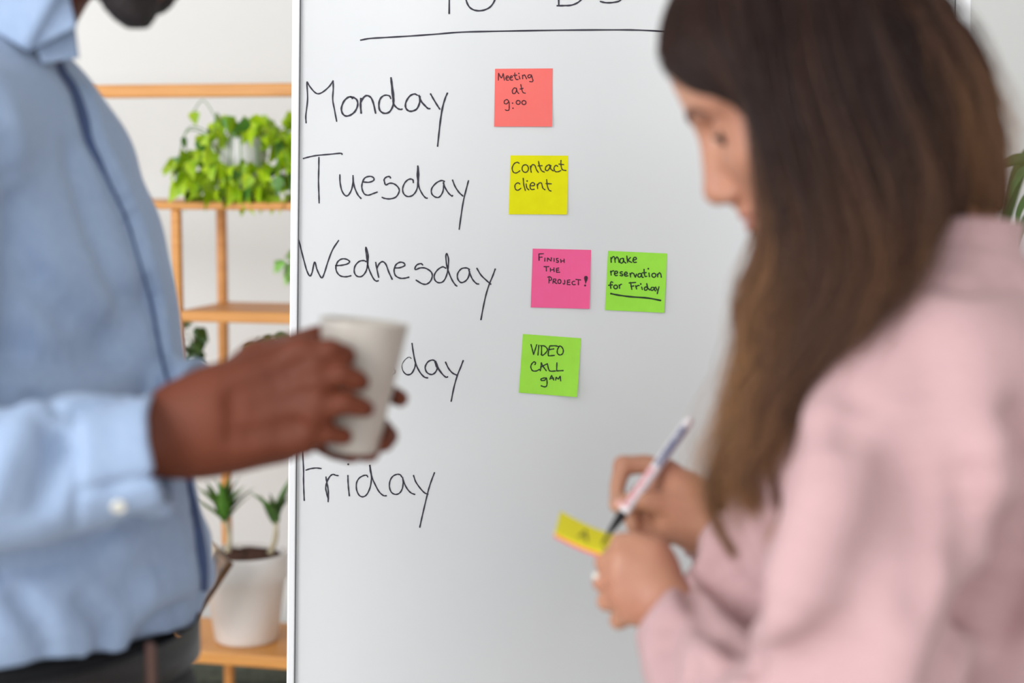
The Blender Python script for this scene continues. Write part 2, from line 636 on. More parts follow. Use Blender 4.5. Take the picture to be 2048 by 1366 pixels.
wednesday = crop(590, 460, 3.795, [
    [(22, 66), (35, 100), (48, 155), (70, 240), (90, 310), (113, 349), (130, 320), (148, 243), (165, 295), (185, 340), (205, 363), (225, 320), (250, 240), (285, 150), (331, 79)],
    [(307, 270), (350, 268), (395, 258), (414, 240), (390, 222), (355, 220), (325, 240), (310, 280), (318, 320), (345, 348), (385, 355), (425, 347)],
    [(540, 240), (520, 232), (485, 240), (455, 275), (450, 320), (470, 350), (505, 352), (535, 320), (550, 270), (555, 200), (545, 150), (538, 132), (537, 150), (545, 210), (553, 270), (575, 330), (600, 375), (620, 388), (633, 384)],
    [(612, 245), (620, 290), (635, 360)], [(622, 290), (640, 255), (665, 240), (690, 262), (712, 320), (738, 375)],
    [(755, 288), (795, 286), (832, 270), (825, 250), (795, 245), (765, 265), (752, 305), (762, 345), (795, 365), (830, 366), (865, 358)],
    [(970, 266), (955, 255), (925, 265), (910, 290), (918, 300), (950, 288), (990, 290), (1030, 315), (1042, 345), (1030, 385), (1000, 410), (965, 408), (918, 380)],
    [(1145, 290), (1120, 280), (1085, 300), (1058, 340), (1062, 380), (1090, 400), (1125, 390), (1150, 345), (1162, 285), (1165, 220), (1152, 180), (1145, 200), (1152, 270), (1170, 330), (1195, 385), (1220, 420), (1230, 426)],
    [(1325, 300), (1300, 288), (1262, 295), (1235, 330), (1235, 370), (1258, 398), (1290, 390), (1315, 360), (1325, 315)], [(1320, 305), (1335, 350), (1355, 385), (1380, 408), (1395, 410)],
    [(1380, 290), (1410, 340), (1450, 380), (1487, 412)], [(1520, 295), (1500, 350), (1475, 410), (1450, 490), (1430, 580), (1411, 682)]])
thursday = crop(590, 460, 3.795, [
    [(60, 860), (200, 850)], [(130, 858), (128, 1000), (132, 1090)],                      # the start of the word, behind the mug
    [(260, 850), (262, 980), (266, 1095)], [(264, 1030), (300, 985), (335, 1010), (350, 1095)],
    [(400, 990), (402, 1060), (440, 1100), (480, 1060), (485, 990)], [(485, 1000), (500, 1070), (520, 1100)],
    [(570, 990), (575, 1100)], [(574, 1030), (600, 990), (635, 988)],
    [(745, 1000), (710, 985), (690, 1020), (740, 1045), (760, 1080), (720, 1105), (690, 1095)],
    [(882, 975, .55), (865, 965, .5), (835, 985, .5), (812, 1025, .5), (820, 1070, .7), (850, 1098), (885, 1088), (910, 1040), (914, 1000)],
    [(888, 860), (898, 930), (915, 1010), (945, 1075), (980, 1115), (1008, 1123)],
    [(1070, 1000), (1045, 987), (1010, 1000), (988, 1040), (1000, 1080), (1035, 1097), (1065, 1080), (1082, 1040), (1070, 1005)],
    [(1062, 1000, 1.2), (1080, 1040, 1.6), (1115, 1090), (1145, 1117), (1160, 1114)],
    [(1142, 1002), (1165, 1050), (1195, 1085), (1230, 1103)], [(1277, 990), (1258, 1040), (1230, 1110), (1205, 1200), (1185, 1301)]])
friday = crop(590, 900, 6.606, [
    [(98, -40), (103, 80), (112, 250), (112, 400), (117, 560), (122, 668)], [(143, 267), (200, 248), (275, 238), (347, 245)], [(60, -30), (300, -45)],
    [(408, 355), (420, 430), (437, 520), (440, 600), (437, 685)], [(437, 640), (415, 560), (405, 490), (425, 415), (460, 350), (500, 322), (540, 335), (572, 339)],
    [(698, 335), (700, 420), (708, 520), (718, 608)], [(703, 189)],
    [(962, 357), (945, 335), (900, 340), (845, 375), (812, 440), (815, 530), (850, 600), (900, 618), (950, 585), (990, 500), (1008, 400), (1005, 300), (988, 200)],
    [(988, 200, 1.3), (1000, 290, 1.3), (1020, 370), (1060, 460), (1110, 550), (1165, 600), (1208, 605)],
    [(1410, 357), (1390, 328), (1345, 322), (1290, 350), (1255, 410), (1248, 490), (1275, 560), (1330, 587), (1385, 565), (1420, 500), (1428, 420), (1420, 360)],
    [(1420, 360), (1440, 430), (1480, 510), (1530, 565), (1585, 588)],
    [(1565, 335), (1595, 420), (1650, 500), (1710, 565), (1758, 585)], [(1843, 298), (1800, 410), (1765, 520), (1740, 620), (1700, 790), (1670, 920), (1648, 1022)]])
heading = crop(860, 0, 4.096, [
    [(0, -265), (150, -275), (310, -268)], [(155, -270), (158, -100), (157, 112)],
    [(410, -262), (320, -220), (287, -120), (292, -20), (312, 42), (345, 75), (395, 88), (450, 80), (500, 50), (535, -15), (545, -120), (500, -225), (410, -262)],
    [(1050, -262), (1053, -100), (1055, 47)], [(1040, 47), (1100, 46), (1160, 42), (1215, 18), (1252, -25), (1278, -110), (1240, -205), (1150, -255), (1040, -262)],
    [(1395, 12), (1440, 22), (1500, 20), (1560, 2), (1600, -60), (1602, -140), (1540, -200), (1450, -208), (1385, -150), (1370, -60), (1385, -5)]])
underline = crop(580, 0, 2.626, [[(370, 211), (420, 202), (500, 197), (620, 190), (760, 180), (900, 169), (1100, 164), (1400, 159), (1700, 157), (1850, 159), (2000, 168), (2120, 180)]])
for wname, st, wd in (('monday', monday, W_), ('tuesday', tuesday, W_), ('wednesday', wednesday, W_), ('thursday', thursday, W_), ('friday', friday, W_ * 0.95),
                      ('to', heading[:3], W_ * 1.15), ('do', heading[3:], W_ * 1.15), ('', underline, W_ * 1.1)):
    ribbon(st, wd, flat, 'handwritten_word' if wname else 'underline', M_INK, board,
           ('dark ink handwritten word ' + wname) if wname else 'long hand drawn line under the heading', off=0.0004)


# ---- sticky notes
def note(corners, col, inkm, text, wd, label, curl, extra=None):
    """corners tl,tr,br,bl in px; curl(u,v)-> lift in m"""
    tl, tr, br, bl = [np.array(q, float) for q in corners]
    A = np.column_stack([tr - tl, bl - tl])
    Ai = np.linalg.inv(A)
    ctr = (tl + tr + br + bl) / 4
    t = thing('sticky_note', label, 'sticky note', P(ctr[0], ctr[1], BD - 0.001))
    m = mat('note_paper', col, 0.85, col2=tuple(min(1, v * 1.05) for v in col[:3]) + (1,), scale=60, bump=0.04, bscale=900, spec=0.2)
    n = 12
    V, Fc = [], []
    for lay in (0, 1):
        for j in range(n + 1):
            for i in range(n + 1):
                u, v = i / n, j / n
                q = tl * (1 - u) * (1 - v) + tr * u * (1 - v) + br * u * v + bl * (1 - u) * v
                V.append(P(q[0], q[1], BD - 0.0003 - 0.0002 * (1 - lay) - curl(u, v)))
    N = (n + 1) ** 2
    for j in range(n):
        for i in range(n):
            a = j * (n + 1) + i
            Fc.append((a, a + n + 1, a + n + 2, a + 1))
            Fc.append((N + a, N + a + 1, N + a + n + 2, N + a + n + 1))
    rim = [i for i in range(n + 1)] + [j * (n + 1) + n for j in range(1, n + 1)] + [n * (n + 1) + i for i in range(n - 1, -1, -1)] + [j * (n + 1) for j in range(n - 1, 0, -1)]
    for a, b in zip(rim, rim[1:] + rim[:1]):
        Fc.append((a, b, N + b, N + a))
    mesh_obj('paper', V, Fc, m, t, False)

    def place(px, py, off):
        u, v = Ai @ (np.array([px, py]) - tl)
        u, v = min(max(u, 0), 1), min(max(v, 0), 1)
        return P(px, py, BD - 0.0005 - off - curl(u, v))
    ribbon(text, wd, place, 'handwriting', inkm, t, off=0.00025)
    if extra:
        for st, w2 in extra:
            ribbon(st, w2, place, 'handwriting', inkm, t, off=0.0003)
    return t


K = lambda ox, oy, s: (lambda *pts: [(ox + a / s, oy + b / s) for a, b in pts])
k1 = K(980, 120, 9.106)
note(k1((92, 160), (1143, 153), (1130, 1213), (75, 1213)), srgb(255, 122, 116), M_INK_RED, crop(980, 120, 9.106, [
    [(155, 240), (152, 370)], [(155, 240), (178, 285), (205, 325), (228, 285), (240, 245)], [(240, 245), (250, 300), (262, 370)],
    [(292, 330), (330, 320), (330, 295), (305, 292), (290, 330), (302, 362), (338, 368)], [(362, 330), (400, 318), (402, 295), (378, 292), (360, 330), (374, 362), (415, 365)],
    [(450, 235), (455, 310), (480, 355), (515, 350)], [(425, 280), (490, 275)], [(530, 290), (545, 348)], [(525, 245)],
    [(590, 275), (595, 345)], [(592, 295), (625, 270), (645, 300), (668, 345)],
    [(735, 268), (700, 275), (690, 305), (715, 325), (745, 302), (752, 270), (770, 330), (782, 378), (758, 397), (720, 390)],
    [(480, 515), (440, 510), (405, 560), (420, 610), (455, 605), (480, 560), (482, 518), (492, 572), (525, 612)],
    [(560, 445), (575, 520), (600, 590), (645, 605)], [(545, 530), (605, 515)],
    [(345, 765), (315, 722), (268, 738), (260, 785), (300, 800), (342, 765), (350, 840), (345, 905), (312, 920), (275, 905)],
    [(410, 785)], [(418, 878)], circ(513, 772, 36), circ(617, 775, 37)]), 2.0,
    'coral red sticky note reading Meeting at 9:00', lambda u, v: 0.003 * max(0, u - 0.6) * v ** 2 + 0.0015 * v ** 3)
k2 = K(1000, 300, 9.76)
note(k2((205, 105), (1330, 110), (1310, 1260), (170, 1255)), srgb(236, 232, 20), M_INK_YEL, crop(1000, 300, 9.76, [
    [(375, 262), (340, 240), (280, 265), (238, 350), (260, 430), (320, 448), (390, 405)], circ(493, 362, 62, 75),
    [(590, 310), (600, 380), (610, 438)], [(598, 350), (630, 290), (680, 300), (710, 380), (750, 440)],
    [(752, 220), (770, 310), (810, 400), (868, 432)], [(740, 310), (825, 305)],
    [(1000, 310), (950, 290), (895, 330), (890, 390), (930, 400), (968, 350), (978, 300), (992, 370), (1045, 410)],
    [(1130, 320), (1090, 300), (1055, 350), (1075, 415), (1130, 425), (1190, 400)], [(1190, 200), (1190, 290), (1215, 380), (1290, 402)], [(1145, 275), (1245, 285)],
    [(390, 665), (350, 640), (295, 680), (300, 760), (350, 785), (410, 745)], [(453, 550), (465, 680), (495, 790)], [(510, 660), (525, 740), (565, 780)], [(530, 605)],
    [(600, 700), (668, 692), (670, 650), (620, 640), (585, 700), (610, 770), (675, 765)], [(725, 665), (735, 755)], [(728, 700), (765, 645), (810, 650), (835, 740), (880, 778)],
    [(910, 575), (925, 700), (955, 780), (1000, 803)], [(895, 655), (1005, 660)]]), 2.3,
    'bright yellow sticky note reading Contact client', lambda u, v: 0.004 * max(0, u - 0.7) ** 1.0 * v + 0.001 * v ** 3)
k3 = K(1050, 485, 9.42)
note(k3((145, 115), (1245, 140), (1215, 1250), (108, 1222)), srgb(255, 104, 158), M_INK_PINK, crop(1050, 485, 9.42, [
    [(262, 215, 1.2), (265, 340, 1.2)], [(262, 215), (350, 212)], [(265, 280), (325, 275)], [(375, 290), (372, 355)],
    [(420, 355), (425, 290)], [(425, 290), (490, 350)], [(490, 350), (497, 285)], [(548, 295), (548, 360)],
    [(625, 300), (592, 305), (600, 335), (630, 350), (620, 375), (590, 370)], [(670, 315), (680, 380)], [(735, 310), (738, 380)], [(675, 350), (738, 345)],
    [(355, 455), (450, 455)], [(400, 460), (402, 540)], [(478, 480), (480, 550)], [(545, 475), (548, 552)], [(480, 518), (545, 512)],
    [(590, 490), (592, 560)], [(592, 560), (655, 560)], [(590, 490), (640, 480)], [(592, 522), (640, 518)],
    [(455, 655), (452, 765)], [(425, 655), (470, 645), (500, 680), (490, 710), (455, 715)], [(535, 690), (525, 770)], [(535, 690), (575, 690), (580, 720), (535, 735)], [(535, 735), (600, 775)],
    circ(648, 735, 30, 38), [(745, 705), (750, 760), (735, 785), (715, 770)], [(800, 710), (795, 790)], [(795, 790), (850, 795)], [(800, 710), (850, 705)], [(798, 752), (845, 745)],
    [(940, 730), (900, 735), (885, 765), (910, 795), (950, 790)], [(955, 695), (1050, 705)], [(1005, 705), (1005, 800)]]), 2.0,
    'hot pink sticky note reading Finish the project', lambda u, v: 0.006 * max(0, u - 0.7) * min(1, v * 2) + 0.001 * v ** 3,
    extra=[(crop(1050, 485, 9.42, [[(1148, 652, 1.0), (1148, 680, 1.0), (1146, 720, .65), (1143, 760, .2)], [(1132, 810, .38)]]), 7.4)])
k4 = K(1200, 490, 9.42)
note(k4((150, 110), (1265, 160), (1210, 1278), (95, 1225)), srgb(160, 232, 76), M_INK_GRN, crop(1200, 490, 9.42, [
    [(205, 235), (212, 330)], [(210, 270), (245, 220), (275, 240), (285, 330)], [(285, 270), (320, 225), (345, 260), (360, 330)],
    [(430, 250), (385, 265), (375, 320), (410, 340), (438, 310), (442, 252), (452, 312), (490, 340)], [(505, 205), (520, 330)], [(575, 235), (520, 290)], [(520, 290), (600, 330)],
    [(625, 285), (680, 270), (680, 240), (645, 235), (620, 285), (640, 325), (690, 325)],
    [(200, 490), (212, 570)], [(208, 520), (230, 490), (262, 488)], [(275, 540), (325, 530), (325, 500), (290, 495), (272, 540), (290, 575), (330, 572)],
    [(425, 505), (385, 510), (385, 535), (425, 550), (420, 580), (375, 572)], [(460, 555), (510, 545), (505, 515), (475, 515), (458, 555), (480, 585), (530, 578)],
    [(565, 530), (578, 605)], [(572, 560), (600, 525), (625, 535)], [(635, 535), (665, 610)], [(665, 610), (690, 545)],
    [(770, 535), (725, 545), (715, 590), (750, 605), (778, 572), (780, 532), (790, 600), (820, 610)], [(830, 455), (835, 530), (850, 590), (885, 590)], [(795, 525), (875, 520)],
    [(922, 525), (932, 600)], [(910, 447)], circ(1015, 570, 38), [(1080, 545), (1088, 605)], [(1085, 565), (1120, 525), (1145, 550), (1155, 610)],
    [(245, 705), (210, 695), (195, 740), (205, 820)], [(160, 760), (235, 750)], circ(295, 790, 35), [(360, 750), (370, 820)], [(365, 780), (385, 745), (412, 740)],
    [(575, 700), (600, 840)], [(545, 715), (675, 705)], [(580, 780), (640, 770)], [(670, 765), (690, 830)], [(680, 790), (710, 765), (742, 765)], [(785, 790), (798, 842)], [(768, 735)],
    [(895, 805), (860, 790), (835, 820), (850, 852), (885, 840), (897, 800), (880, 725)], [(880, 725), (897, 800), (940, 850)],
    [(1020, 802), (975, 800), (955, 840), (985, 855), (1015, 830), (1022, 802), (1032, 850), (1050, 865)], [(1045, 790), (1075, 850)], [(1112, 785), (1095, 850), (1078, 920)]]), 2.4,
    'lime green sticky note reading make reservation for Friday', lambda u, v: 0.008 * max(0, u - 0.75) * min(1, v * 2) + 0.001 * v ** 3,
    extra=[(crop(1200, 490, 9.42, [[(200, 915), (350, 945), (580, 975), (900, 1000), (1145, 1045)]]), 3.2)])
k5 = K(1030, 660, 9.42)
note(k5((148, 75), (1245, 155), (1170, 1265), (72, 1180)), srgb(168, 236, 80), M_INK_GRN, crop(1030, 660, 9.42, [
    [(300, 270), (325, 360), (348, 462)], [(348, 462), (380, 370), (410, 275)], [(450, 285), (432, 475)], [(500, 295), (500, 470)],
    [(480, 295), (560, 305), (612, 370), (570, 440), (515, 478), (490, 455)], [(655, 300), (635, 380), (625, 470), (650, 485), (745, 478)], [(655, 300), (760, 298), (830, 315)], [(645, 370), (735, 355)],
    [(830, 315), (800, 370), (800, 440), (850, 470), (900, 440), (908, 370), (870, 310), (830, 305)],
    [(375, 655), (388, 620), (360, 600), (315, 640), (298, 700), (330, 765), (400, 772), (465, 740)], [(475, 770), (490, 700), (495, 615)], [(495, 615), (520, 670), (590, 770)], [(480, 700), (610, 635)],
    [(610, 635), (635, 740), (670, 775), (765, 772)], [(790, 615), (785, 770)], [(785, 770), (910, 765)],
    [(595, 905), (540, 905), (490, 925), (500, 950), (560, 945), (592, 910), (605, 1000), (590, 1060), (550, 1070), (490, 1050)],
    [(655, 930), (690, 855)], [(690, 855), (730, 945)], [(665, 915), (730, 905)], [(765, 945), (775, 890)], [(775, 890), (815, 925)], [(815, 925), (850, 870)], [(850, 870), (862, 960)]]), 2.4,
    'lime green sticky note reading Video call 9 AM', lambda u, v: 0.022 * max(0, u - 0.55) ** 1.4 * v ** 1.2 + 0.001 * v ** 3)

# ------------------------------------------------------------------ bamboo plant rack
random.seed(4)
YAW = math.radians(14)
RU = Vector((math.cos(YAW), -math.sin(YAW), 0))
RV = Vector((math.sin(YAW), math.cos(YAW), 0))
R0 = ray_y(355, 600, 3.26)
R0.z = 0
rack = thing('plant_rack', 'open bamboo plant rack with slim round edged shelves and posts behind the board', 'shelf', R0)


def zrow(py, u=0.0, v=0.0):
    q = R0 + RU * u + RV * v
    return ray_y(1024, py, q.y).z


def rpt(u, v, z):
    q = R0 + RU * u + RV * v
    return Vector((q.x, q.y, z))


def rack_box(name, u0, u1, v0, v1, z0, z1, bev=0.004):
    bm = bmesh.new()
    M = Matrix.Translation(rpt((u0 + u1) / 2, (v0 + v1) / 2, (z0 + z1) / 2)) @ Matrix.Rotation(-YAW, 4, 'Z')
    box(bm, M, abs(u1 - u0), abs(v1 - v0), z1 - z0, bev)
    return bm_obj(name, bm, M_BAMBOO, rack)


Z_TOP, Z_A, Z_B, Z_C = zrow(182), zrow(411), zrow(632), zrow(1309)
DV = 0.21
rack_box('shelf', -0.5, 0.95, -0.012, DV + 0.012, Z_A - 0.007, Z_A + 0.007)
rack_box('shelf', 0.0, 0.95, -0.004, DV + 0.004, Z_B - 0.010, Z_B + 0.010)
rack_box('shelf', -0.5, 0.95, -0.012, DV + 0.012, Z_C - 0.012, Z_C + 0.012)
rack_box('shelf', -0.5, 0.95, -0.012, DV + 0.012, 0.14, 0.164)
rack_box('rail', -0.51, 0.95, -0.012, 0.012, Z_TOP - 0.012, Z_TOP + 0.012)
for u, v, zt in ((-0.49, 0, Z_TOP - .012), (-0.49, DV, Z_TOP), (0.94, 0, Z_TOP - .012), (0.94, DV, Z_TOP)):
    rack_box('post', u - .008, u + .008, v - .008, v + .008, 0, zt)
# 0.0 front post only down to the low shelf, back post to the floor
rack_box('post', -.009, .009, -.006, .010, Z_C + .012, Z_A - .007)
rack_box('post', -.009, .009, DV - .010, DV + .008, 0, Z_A - .007)


def leaf_mesh(L, W, fold=0.25, droop=0.3, n=6):
    """a pointed heart-ish leaf along +x"""
    V, Fc = [], []
    for i in range(n + 1):
        t = i / n
        w = W * math.sin(math.pi * (t ** 0.62)) * (1 - 0.25 * t) + 0.0004
        z = -droop * L * t * t
        V += [(L * t, -w / 2, z + fold * w * .5), (L * t, 0, z), (L * t, w / 2, z + fold * w * .5)]
    for i in range(n):
        a = 3 * i
        Fc += [(a, a + 3, a + 4, a + 1), (a + 1, a + 4, a + 5, a + 2)]
    return V, Fc


def leaf_data(name, m, L, W, **k):
    V, Fc = leaf_mesh(L, W, **k)
    me = bpy.data.meshes.new(name)
    me.from_pydata(V, [], Fc)
    me.shade_smooth()
    me.materials.append(m)
    return me


def put_leaf(me, parent, pos, direction, roll=0.0, scale=1.0, label=None):
    o = bpy.data.objects.new('leaf', me)
    COL.objects.link(o)
    q = Vector(direction).to_track_quat('X', 'Z').to_matrix().to_4x4() @ Matrix.Rotation(roll, 4, 'X')
    o.parent = parent
    o.matrix_parent_inverse = Matrix.Translation(-Vector(parent.location))
    o.matrix_basis = Matrix.Translation(Vector(pos)) @ q @ Matrix.Scale(scale, 4)
    return o


def pot(name, parent, base, r0, r1, h, rim=True, m=M_POT):
    prof = [(0, 0), (r0 * .93, 0), (r0, h * .03)]
    if rim:
        prof += [(r0 + (r1 - r0) * .72, h * .70), (r0 + (r1 - r0) * .74 + .004, h * .715), (r1, h * .97), (r1 - .002, h), (r1 - .006, h), (r1 - .010, h * .9), (r0 * .8, h * .86), (0, h * .86)]
    else:
        prof += [(r1, h * .97), (r1 - .002, h), (r1 - .005, h), (r1 - .009, h * .9), (0, h * .88)]
    V, Fc = lathe(prof, Matrix.Translation(base), 44)
    return mesh_obj(name, V, Fc, m, parent, True)


def soil(parent, base, r, z):
    V, Fc = lathe([(r, 0), (r * .8, .004), (r * .5, .009), (0, .012)], Matrix.Translation(Vector(base) + Vector((0, 0, z))), 28)
    rnd = random.Random(3)
    V = [v + Vector((0, 0, rnd.uniform(-.003, .004))) for v in V]
    return mesh_obj('soil', V, Fc, M_SOIL, parent, True)


# trailing pothos in a small white pot on the upper shelf
qb = ray_y(482, 400, (rpt(0.22, 0.10, 0)).y)
pbase = Vector((qb.x, qb.y, Z_A + .0075))
pothos = thing('trailing_plant', 'lime green bushy trailing plant in a white pot on the upper shelf', 'plant', pbase)
pot('pot', pothos, pbase, .040, .052, .118, rim=False)
soil(pothos, pbase, .045, .103)
random.seed(11)
ld = [leaf_data('leaf', M_LEAF, .030, .026), leaf_data('leaf', M_LEAF, .036, .028, droop=.5), leaf_data('leaf', M_LEAF2, .030, .024)]
leafm_sc = 3.3 / F
made = 0
vine_anchor = []
tries = 0
while made < 262 and tries < 6000:
    tries += 1
    px, py = random.uniform(346, 625), random.uniform(222, 402)
    # silhouette of the plant: wreath of leaves round the pot
    ex = (px - 475) / 128.0
    ey = (py - 325) / 100.0
    if ex * ex + ey * ey > 1.0 and px < 570:
        continue
    if py < 300 and px < 420 - (py - 222) * 0.2 and random.random() < .7:
        continue
    if 440 < px < 526 and 268 < py < 322:
        continue
    if 520 < px < 585 and 325 < py < 400 and random.random() < .4:
        continue
    yy = pbase.y + random.uniform(-.09, .03)
    q = ray_y(px, py, yy)
    if q.z < Z_A + .02:
        q.z = Z_A + .02
    out = Vector((q.x - pbase.x, q.y - pbase.y, 0))
    if out.length < .05 and q.z < pbase.z + .11:
        continue
    d = Vector((random.gauss(0, .6), -.6 + random.gauss(0, .4), random.uniform(-1.2, -.1)))
    put_leaf(random.choices(ld, (5, 4, 2))[0], pothos, q, d, random.uniform(-1.2, 1.2), random.uniform(.8, 1.25))
    vine_anchor.append(q)
    made += 1
for i in range(34):
    q = ray_y(random.uniform(436, 540), random.uniform(322, 396), pbase.y - random.uniform(.056, .085))
    q.z = max(q.z, Z_A + .03)
    put_leaf(random.choices(ld, (5, 4, 3))[0], pothos, q, Vector((random.gauss(0, .5), -.5, random.uniform(-1.3, -.4))), random.uniform(-1, 1), random.uniform(.8, 1.2))
    vine_anchor.append(q)
lf = ray_y(387, 222, pbase.y)
put_leaf(ld[0], pothos, lf, (0.2, -.4, -1), 0.4, .9)
V, Fc = [], []
for i in range(26):
    q = vine_anchor[i * 8]
    a = pbase + Vector((random.uniform(-.03, .03), random.uniform(-.03, .03), .1))
    mid = (a + q) / 2 + Vector((0, 0, .05 if q.z < a.z + .03 else .01))
    mid += Vector((q.x - a.x, q.y - a.y, 0)) * .25
    pts = [Vector(p) for p in catmull([a, mid, q], 5)]
    v, f = tube(pts, .0012, 5)
    b = len(V)
    V += v
    Fc += [tuple(x + b for x in g) for g in f]
a = pbase + Vector((-.02, 0, .1)); v, f = tube([Vector(p) for p in catmull([a, (a + lf) / 2 + Vector((-.01, 0, .05)), lf], 5)], .001, 5)
b = len(V); V += v; Fc += [tuple(x + b for x in g) for g in f]
mesh_obj('vine', V, Fc, M_LEAF2, pothos, True)

# two-stemmed plant in the big white pot on the low shelf
qb = ray_y(493, 1275, rpt(0.16, 0.10, 0).y)
gb = Vector((qb.x, qb.y, Z_C + .0125))
dr = thing('potted_yucca', 'two stemmed spiky green plant in a large white pot on the low shelf', 'plant', gb)
pot('pot', dr, gb, .060, .082, .172)
soil(dr, gb, .07, .163)
strap = [leaf_data('leaf', M_LEAF2, .078, .020, fold=.5, droop=.12, n=8), leaf_data('leaf', M_LEAF3, .066, .018, fold=.5, droop=.2, n=8)]


def spiky(parent, foot, crown, nleaf, spread, scale=1.0, seed=1, up=0.4, datas=None, rad=.0065):
    rnd = random.Random(seed)
    pts = [Vector(p) for p in catmull([foot, (Vector(foot) + Vector(crown)) / 2 + Vector((.006, 0, 0)), crown], 6)]
    V, Fc = tube(pts, [rad * (1 - .35 * i / (len(pts) - 1)) for i in range(len(pts))], 10)
    mesh_obj('stem', V, Fc, M_STEM, parent, True)
    for i in range(nleaf):
        a = 2 * math.pi * (i * .381966) + rnd.uniform(-.2, .2)
        el = up + rnd.uniform(-.15, .9) * spread
        d = Vector((math.cos(a) * math.cos(el), math.sin(a) * math.cos(el), math.sin(el)))
        put_leaf(rnd.choice(datas or strap), parent, Vector(crown) + Vector((0, 0, -.02 + .03 * i / nleaf)), d, 0, scale * rnd.uniform(.75, 1.1))


spiky(dr, rpt(0, 0, 0) * 0 + ray_y(455, 1112, gb.y - .01), ray_y(449, 1030, gb.y - .01), 19, .8, 1.15, 3, .7)
spiky(dr, ray_y(537, 1115, gb.y), ray_y(552, 1036, gb.y), 11, .6, 1.2, 8, .8)

# second white pot behind, half hidden by the board
q2 = ray_y(655, 1250, rpt(.27, .15, 0).y)
b2 = Vector((q2.x, q2.y, Z_C + .0125))
pt2 = thing('flower_pot', 'plain white pot mostly hidden behind the left edge of the whiteboard', 'pot', b2)
pot('pot', pt2, b2, .05, .062, .14)
soil(pt2, b2, .054, .126)
spiky(pt2, b2 + Vector((0, 0, .13)), b2 + Vector((0, 0, .30)), 9, .7, .9, 5, .5)

# dark leafy plant hanging from the middle shelf, and one behind the man's hands
dark = [leaf_data('leaf', M_LEAF3, .030, .022), leaf_data('leaf', M_LEAF3, .036, .022, droop=.5)]


def leafy(name, label, px0, px1, py0, py1, Y, n, seed, potpos=None, pr=.04, ph=.07, datas=dark):
    rnd = random.Random(seed)
    base = Vector(potpos)
    t = thing(name, label, 'plant', base)
    pot('pot', t, base, pr * .8, pr, ph, rim=False)
    for i in range(n):
        px = rnd.uniform(px0, px1); py = rnd.uniform(py0, py1)
        ex, ey = (px - (px0 + px1) / 2) / ((px1 - px0) / 2), (py - (py0 + py1) / 2) / ((py1 - py0) / 2)
        if ex * ex + ey * ey > 1.05:
            continue
        q = ray_y(px, py, Y + rnd.uniform(-.03, .03))
        put_leaf(rnd.choice(datas), t, q, Vector((rnd.gauss(0, .5), -.5, rnd.uniform(-1, .4))), rnd.uniform(-1, 1), rnd.uniform(.7, 1.2))
    V, Fc = [], []
    for i in range(7):
        q = ray_y(rnd.uniform(px0 + 10, px1 - 10), rnd.uniform(py0 + 10, py1 - 20), Y)
        v, f = tube([Vector(p) for p in catmull([base + Vector((0, 0, ph * .8)), (base + q) / 2 + Vector((0, 0, ph * .5)), q], 5)], .0013, 5)
        b = len(V); V += v; Fc += [tuple(x + b for x in g) for g in f]
    mesh_obj('vine', V, Fc, M_LEAF3, t, True)
    return t


yb = rpt(.05, .1, 0).y
low = zrow(960)
# inner small shelf that carries the leafy plant behind the hands
rack_box('shelf', 0.0, .95, -.004, DV + .004, zrow(890) - .008, zrow(890) + .008)
zs = zrow(890) + .0085
qa = ray_y(400, 800, yb)
leafy('leafy_plant', 'small dark green leafy plant between the two rack posts, beneath the middle shelf', 362, 408, 640, 730, qa.y - .02, 34, 5, (qa.x + .0, qa.y, zs), .045, .12)
qc = ray_y(525, 800, rpt(.17, .08, 0).y)
leafy('leafy_plant', 'dark leafy plant mostly hidden behind the raised brown hands', 482, 575, 666, 760, qc.y - .02, 60, 9, (qc.x, qc.y, zs), .05, .10)
# pale sprig beside the board, on the middle shelf
qd = ray_y(625, 610, rpt(.3, .1, 0).y)
sp = [leaf_data('leaf', mat('pale_leaf', srgb(150, 205, 110), .5, col2=srgb(172, 218, 132), scale=20), .03, .02)]
leafy('leafy_plant', 'pale green sprig peeking out at the left edge of the whiteboard', 556, 640, 492, 560, qd.y - .02, 30, 12, (qd.x, qd.y, Z_B + .0105), .035, .06, sp)

# magazines leaning between the man's back and the big pot
M_MAG = mat('magazine_cover', srgb(70, 58, 50), .3, col2=srgb(126, 96, 72), scale=30, stretch=(1, 3, 1))
M_PAGE = mat('paper_edge', srgb(214, 200, 180), .8, col2=srgb(186, 168, 146), scale=150, stretch=(1, 1, 20))
mgc = ray_y(404, 1208, 3.16)
mag = thing('magazine', 'brown magazine with cream pages leaning left of the big white pot', 'magazine', mgc)
a3 = ray_y(469, 1128, 3.15); b3 = ray_y(432, 1086, 3.19); z3 = ray_y(372, 1275, 3.14)
ux = (a3 - z3); uy = (b3 - a3)
for (s0, s1, m_, nm) in ((0.0, .55, M_MAG, 'cover'), (.55, 1.0, M_PAGE, 'page_block')):
    bm = bmesh.new()
    nrm = ux.cross(uy).normalized()
    vs = []
    for zoff in (0, .02):
        for (p, q) in ((0, s0), (1, s0), (1, s1), (0, s1)):
            bend = nrm * (.006 * math.sin(q * 3)) 
            vs.append(bm.verts.new(z3 + ux * p + uy * q + nrm * zoff + bend + Vector((0, .0, 0))))
    for f in ((0, 1, 2, 3), (7, 6, 5, 4), (0, 4, 5, 1), (1, 5, 6, 2), (2, 6, 7, 3), (3, 7, 4, 0)):
        bm.faces.new([vs[i] for i in f])
    bmesh.ops.recalc_face_normals(bm, faces=bm.faces)
    bmesh.ops.bevel(bm, geom=list(bm.edges), offset=.002, segments=2, affect='EDGES', profile=.5)
    bm_obj(nm, bm, m_, mag)

